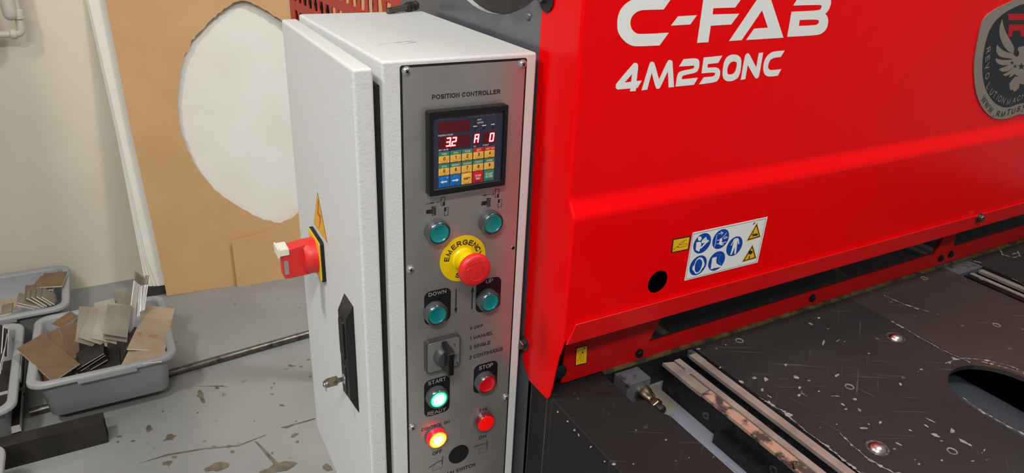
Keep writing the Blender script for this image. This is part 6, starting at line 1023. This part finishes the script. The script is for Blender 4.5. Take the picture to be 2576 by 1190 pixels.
# tubs
def ringpts(x0, x1, y0, y1, r, z, n=6): return [(p[0], p[1], z) for p in rrect(x0, x1, y0, y1, r, n)]
def tub(label, x0, x1, y0, y1, zb, h, flare=37, tilt=0.0, handle='front'):
    """bus tub: rim rectangle x0..x1, y0..y1 at height h above zb"""
    prof = [(flare, 0, 30), (flare, .5, 30), (22, h - 16, 42), (3, h - 15, 46), (0, h - 13, 48), (0, h - 4, 48), (3, h - .8, 46), (7, h, 44), (18, h, 38), (22, h - 2.5, 36), (25, h - 9, 34), (flare + 5, 4, 28), (flare + 5, 3.5, 28)]
    prof[0] = (flare + 6, 0, 24); prof[1] = (flare, 5, 30); prof[-1] = (flare + 14, 4, 20); prof[-2] = (flare + 5, 12, 26)
    mb = MB(); rows = []
    for ins, z, r in prof:
        rows.append(len(mb.v)); mb.v += ringpts(x0 + ins, x1 - ins, y0 + ins, y1 - ins, r, zb + z)
    n = len(ringpts(0, 100, 0, 100, 5, 0))
    for a, b in zip(rows, rows[1:]):
        for k in range(n): mb.f.append([a + k, a + (k + 1) % n, b + (k + 1) % n, b + k]); mb.m.append(0)
    mb.f.append(list(range(rows[0], rows[0] + n))[::-1]); mb.m.append(0); mb.f.append(list(range(rows[-1], rows[-1] + n))); mb.m.append(0)
    hl_ = MB()
    if handle == 'front': w = (x1 - x0); hl_.box(x0 + w * .32, x0 + w * .71, y0 - 2.5, y0 + 10, zb + h - 22, zb + h - 5)
    else: w = (y1 - y0); hl_.box(x1 - 10, x1 + 2.5, y0 + w * .32, y0 + w * .71, zb + h - 22, zb + h - 5)
    t = thing('bus_tub', label, 'tub', ((x0 + x1) / 2, (y0 + y1) / 2, FZ))
    if tilt:
        piv = Vector((0, y1 - flare, zb)); mt = Matrix.Translation(Vector((0, y1 - flare, FZ))) @ Matrix.Rotation(tilt, 4, 'X') @ Matrix.Translation(-piv)
        mb.xf(mt); hl_.xf(mt)
    b_ = mb.build('tub_body', 'tub_grey', t, smooth=50); hl_.build('rim_handle', 'tub_grey', t, bevel=2)
    return t
tA = tub('grey plastic tub heaped with steel plates, on the floor below the brown board', -582, -201, 1276, 1756, FZ, 130, 37, -math.asin(34 / 410.0))
tub('grey plastic tub of plates standing against the wall, partly outside the photo', -1000, -484, 1793, 2140, FZ, 130, 36, handle='front')
tub('grey plastic tub left of the heaped tub, holding dark upright plates', -1000, -608, 1262, 1755, FZ, 130, 36, handle='right')
tub('grey plastic tub at the bottom left corner, only its rim in the photo', -1010, -621, 640, 1132, FZ, 130, 36, handle='right')

# steel plates
def plate(P, t=3.0, m='plate_steel', label='', group=None, stamp=None):
    a, b, c, d = [Vector(p) for p in P]
    n = (b - a).cross(d - a).normalized()
    if n.dot(Vector((-244, -695, 148)) - a) < 0: n = -n
    mb = MB().prism([tuple(v) for v in (a, b, c, d)], tuple(-n * t)); mb.m = [0, 0] + [1] * 4
    o = mb.build('steel_plate', [m, 'plate_edge'], None, local=tuple(a), smooth=0)
    tag(o, label, 'plate', group)
    if stamp:
        s_ = MB()
        for x0, x1, z, h, tx_ in stamp:
            def fn(p): return tuple(a + (b - a) * p[0] + (d - a) * (1 - p[1]) + n * .4)
            text(s_, tx_, x0, x1, z, h, fn, .15)
        s_.build('ink_stamp', 'stamp_red', o, recalc=False, smooth=0)
    return o
GA = 'steel plates heaped in the grey tub'
plate(PLT['brown_big'], 3.2, 'plate_brown', 'largest brown plate, lying across the left rim of the heaped tub', GA)
plate(PLT['brown_mid'], 3, 'plate_brown', 'brown plate half hidden behind the largest brown plate', GA)
plate(PLT['brown_back'], 3, 'plate_brown', 'brown plate leaning between the largest brown plate and the fanned plates', GA)
plate(PLT['brown_stamp'], 3, 'plate_brown', 'brown plate with a red stamp at the back left corner of the heaped tub', GA, [(.3, .8, .3, .25, '5660')])
plate(PLT['brown_low'], 3, 'plate_brown', 'brown plate lying low under the largest brown plate', GA)
fl_ = {'fan_a': 'leftmost plate of the fanned grey plates', 'fan_b': 'second plate from the left of the fanned grey plates', 'fan_c': 'third plate from the left of the fanned grey plates', 'fan_d': 'lower plate of the rightmost pair of fanned grey plates', 'fan_e': 'foremost plate at the right of the fanned grey plates', 'fan_back': 'grey plate peeping out behind the top of the fanned plates'}
for k, l in fl_.items(): plate(PLT[k], 3.6, 'plate_steel', l, GA)
plate(PLT['tan_back'], 3, 'plate_steel', 'pale plate standing behind the fanned plates, below the wall', GA)
plate(PLT['tan_tall'], 3, 'plate_tan', 'tall tan papered plate with red stamps at the right of the heaped tub', GA, [(.1, .28, .30, .07, 'S'), (.5, .82, .28, .08, '0080')])
plate(PLT['tan_front'], 3, 'plate_tan', 'small tan papered plate resting on the right rim of the heaped tub', GA)
def edge_plate(p0, p1, depth, t, label, group, m='plate_steel'):
    a = Vector(p0); b = Vector(p1); dv = Vector(depth); s = dv.cross(b - a).normalized() * t
    mb = MB().hexa([tuple(a), tuple(a + s), tuple(a + s + dv), tuple(a + dv), tuple(b), tuple(b + s), tuple(b + s + dv), tuple(b + dv)])
    mb.m = [0, 0, 1, 0, 1, 0]
    o = mb.build('steel_plate', [m, 'plate_edge'], None, local=tuple(a), smooth=0); return tag(o, label, 'plate', group)
ORD = ('first', 'second', 'third', 'fourth', 'fifth', 'sixth', 'seventh', 'eighth', 'ninth', 'tenth')
for i, (p0, p1) in enumerate(EDGE):
    w_, k = ('left', i) if i < 5 else (('middle', i - 5) if i < 8 else ('right', i - 8))
    edge_plate(p0, p1, (8, 62, 3), 3.2, ORD[k] + ' plate from the left in the ' + w_ + ' bundle on edge over the heaped tub', 'plates on edge leaning over the tub')
for i, (p0, p1) in enumerate(JUMB): edge_plate(p0, p1, (4, 70, 14), 2.6, ORD[i] + ' thin plate from the left in the jumble at the front of the heaped tub', 'jumbled plates in the tub', 'tube_dark')
# plates low in the tub that carry the heap
random.seed(21)
for i in range(9):
    cx = -500 + (i % 3) * 105 + random.uniform(-10, 10); cy = 1420 + (i // 3) * 110; z = FZ + (74, 62, 50)[i // 3]; an = random.uniform(-.5, .5); u = Vector((math.cos(an), math.sin(an), .05)) * 48; w = Vector((-math.sin(an), math.cos(an), .08)) * 52; c = Vector((cx, cy, z))
    plate([c - u - w, c + u - w, c + u + w, c - u + w], 24, 'tube_dark', 'dark stack of plates low in the heaped tub, ' + ('front', 'middle', 'back')[i // 3] + ' row, ' + ('left', 'centre', 'right')[i % 3], 'plates at the bottom of the heaped tub')
for i in range(4):
    c = Vector((-655 - 95 * (i % 2), 1400 + 190 * (i // 2), FZ + 40)); u = Vector((34, 2, 0)); w = Vector((0, 80, 4))
    plate([c - u - w, c + u - w, c + u + w, c - u + w], 24, 'tube_dark', 'dark stack of plates low in the left tub, ' + ('front', 'back')[i // 2] + (' right', ' left')[i % 2], 'plates in the left tub')
GB = 'plates in the tub against the wall'
plate(PB['top'], 3.4, 'plate_brown', 'topmost brown plate at the right end of the tub against the wall', GB)
plate(PB['mid'], 3.4, 'plate_brown', 'plate just under the topmost one in the tub against the wall', GB)
plate(PB['low'], 3.4, 'plate_brown', 'third plate from the top in the tub against the wall', GB)
plate(PB['flat_left'], 3, 'plate_tan', 'tan plate lying flat at the left photo edge in the tub against the wall', GB)
for i, (p0, p1) in enumerate(EB): edge_plate(p0, p1, (3, 60, 6), 3.4, 'bright edge plate leaning in the wall tub, ' + (ORD[i] + ' of the row below the brown plates' if i < 6 else 'at the left photo edge'), GB)
for i, (p0, p1) in enumerate(EC): edge_plate(p0, p1, (-30, 40, 0), 3.4, ORD[i] + ' dark plate standing in the tub at the left photo edge', 'plates in the left tub', 'tube_dark')
# pipe and square tube
pd = Vector((433.8, 40.8, 0)).normalized(); pa = Vector((-214.6, 1439.1, FZ + 12)) - pd * 392
o = MB().lathe(tuple(pa), tuple(pd), [(0, 0), (12, 0), (12, 1900), (0, 1900)], 20).build('steel_pipe', 'pipe_steel', None)
tag(o, 'long dull steel pipe on the floor, passing under the grey tubs', 'pipe')
tb = MB(); X0, X1, Y0, Y1, Z0, Z1 = -1000, -412.5, 1184, 1230, FZ, FZ + 73
def sqring(x, i): return [(x, Y0 + i, Z0 + i), (x, Y1 - i, Z0 + i), (x, Y1 - i, Z1 - i), (x, Y0 + i, Z1 - i)]
rs = [sqring(X0, 0), sqring(X1, 0), sqring(X1, 3), sqring(X0, 3)]
tb.add([p for r in rs for p in r], [(4 * a + k, 4 * a + (k + 1) % 4, 4 * ((a + 1) % 4) + (k + 1) % 4, 4 * ((a + 1) % 4) + k) for a in range(4) for k in range(4)])
o = tb.build('rectangular_tube', 'tube_dark', None, bevel=1.6, seg=2); tag(o, 'dark rectangular steel tube lying on the floor in front of the heaped tub', 'tube')
# white painted pipework on the wall
t = thing('wall_pipe', 'white painted pipe elbow with a rounded drip leg on the wall, top left', 'pipe', (-480, 2177, -250))
MB().tube([(-900, 2105, -296), (-476, 2105, -296), (-466, 2105, -294), (-460, 2105, -287), (-459, 2105, -276), (-458, 2105, 200)], 11.5, 16).build('pipe_run', 'white_paint', t)
MB().lathe((-478, 2092, -236), (0, 0, 1), [(0, -16), (9, -14), (16, -8), (19.5, 2), (20, 12), (20, 420)], 24).build('drip_leg', 'white_paint', t)
MB().lathe((-459, 2105, -246), (0, 0, 1), [(11.6, -3), (16.5, -2), (17, 10), (16.5, 24), (11.6, 26)], 20).build('pipe_fitting', 'white_paint', t)
MB().lathe((-477, 2105, -296), (-1, 0, 0), [(11.6, -4), (15.5, -3), (15.5, 12), (11.6, 14)], 20).build('pipe_fitting', 'white_paint', t)
MB().box(-466, -452, 2105, 2177, -150, -136).box(-700, -686, 2105, 2177, -304, -288).build('pipe_bracket', 'white_paint', t)
ht = thing('shade_box', 'unseen white box added beyond the left side to shade the wall', 'blocker', (-930, 2177, -300))  # unseen box and its pipe, added to throw shade on the left wall
MB().box(-1140, -728, 1560, 1800, -345, 290).build('shade_box_case', 'white_paint', ht, bevel=8)
for x in (-1090, -800): MB().box(x, x + 30, 1800, 2177, -60, -30).build('wall_bracket', 'white_paint', ht)
MB().tube([(-900, 2105, -296), (-900, 2060, -296), (-900, 1990, -296), (-900, 1800, -296)], 11.5, 14).build('shade_box_pipe', 'white_paint', ht)
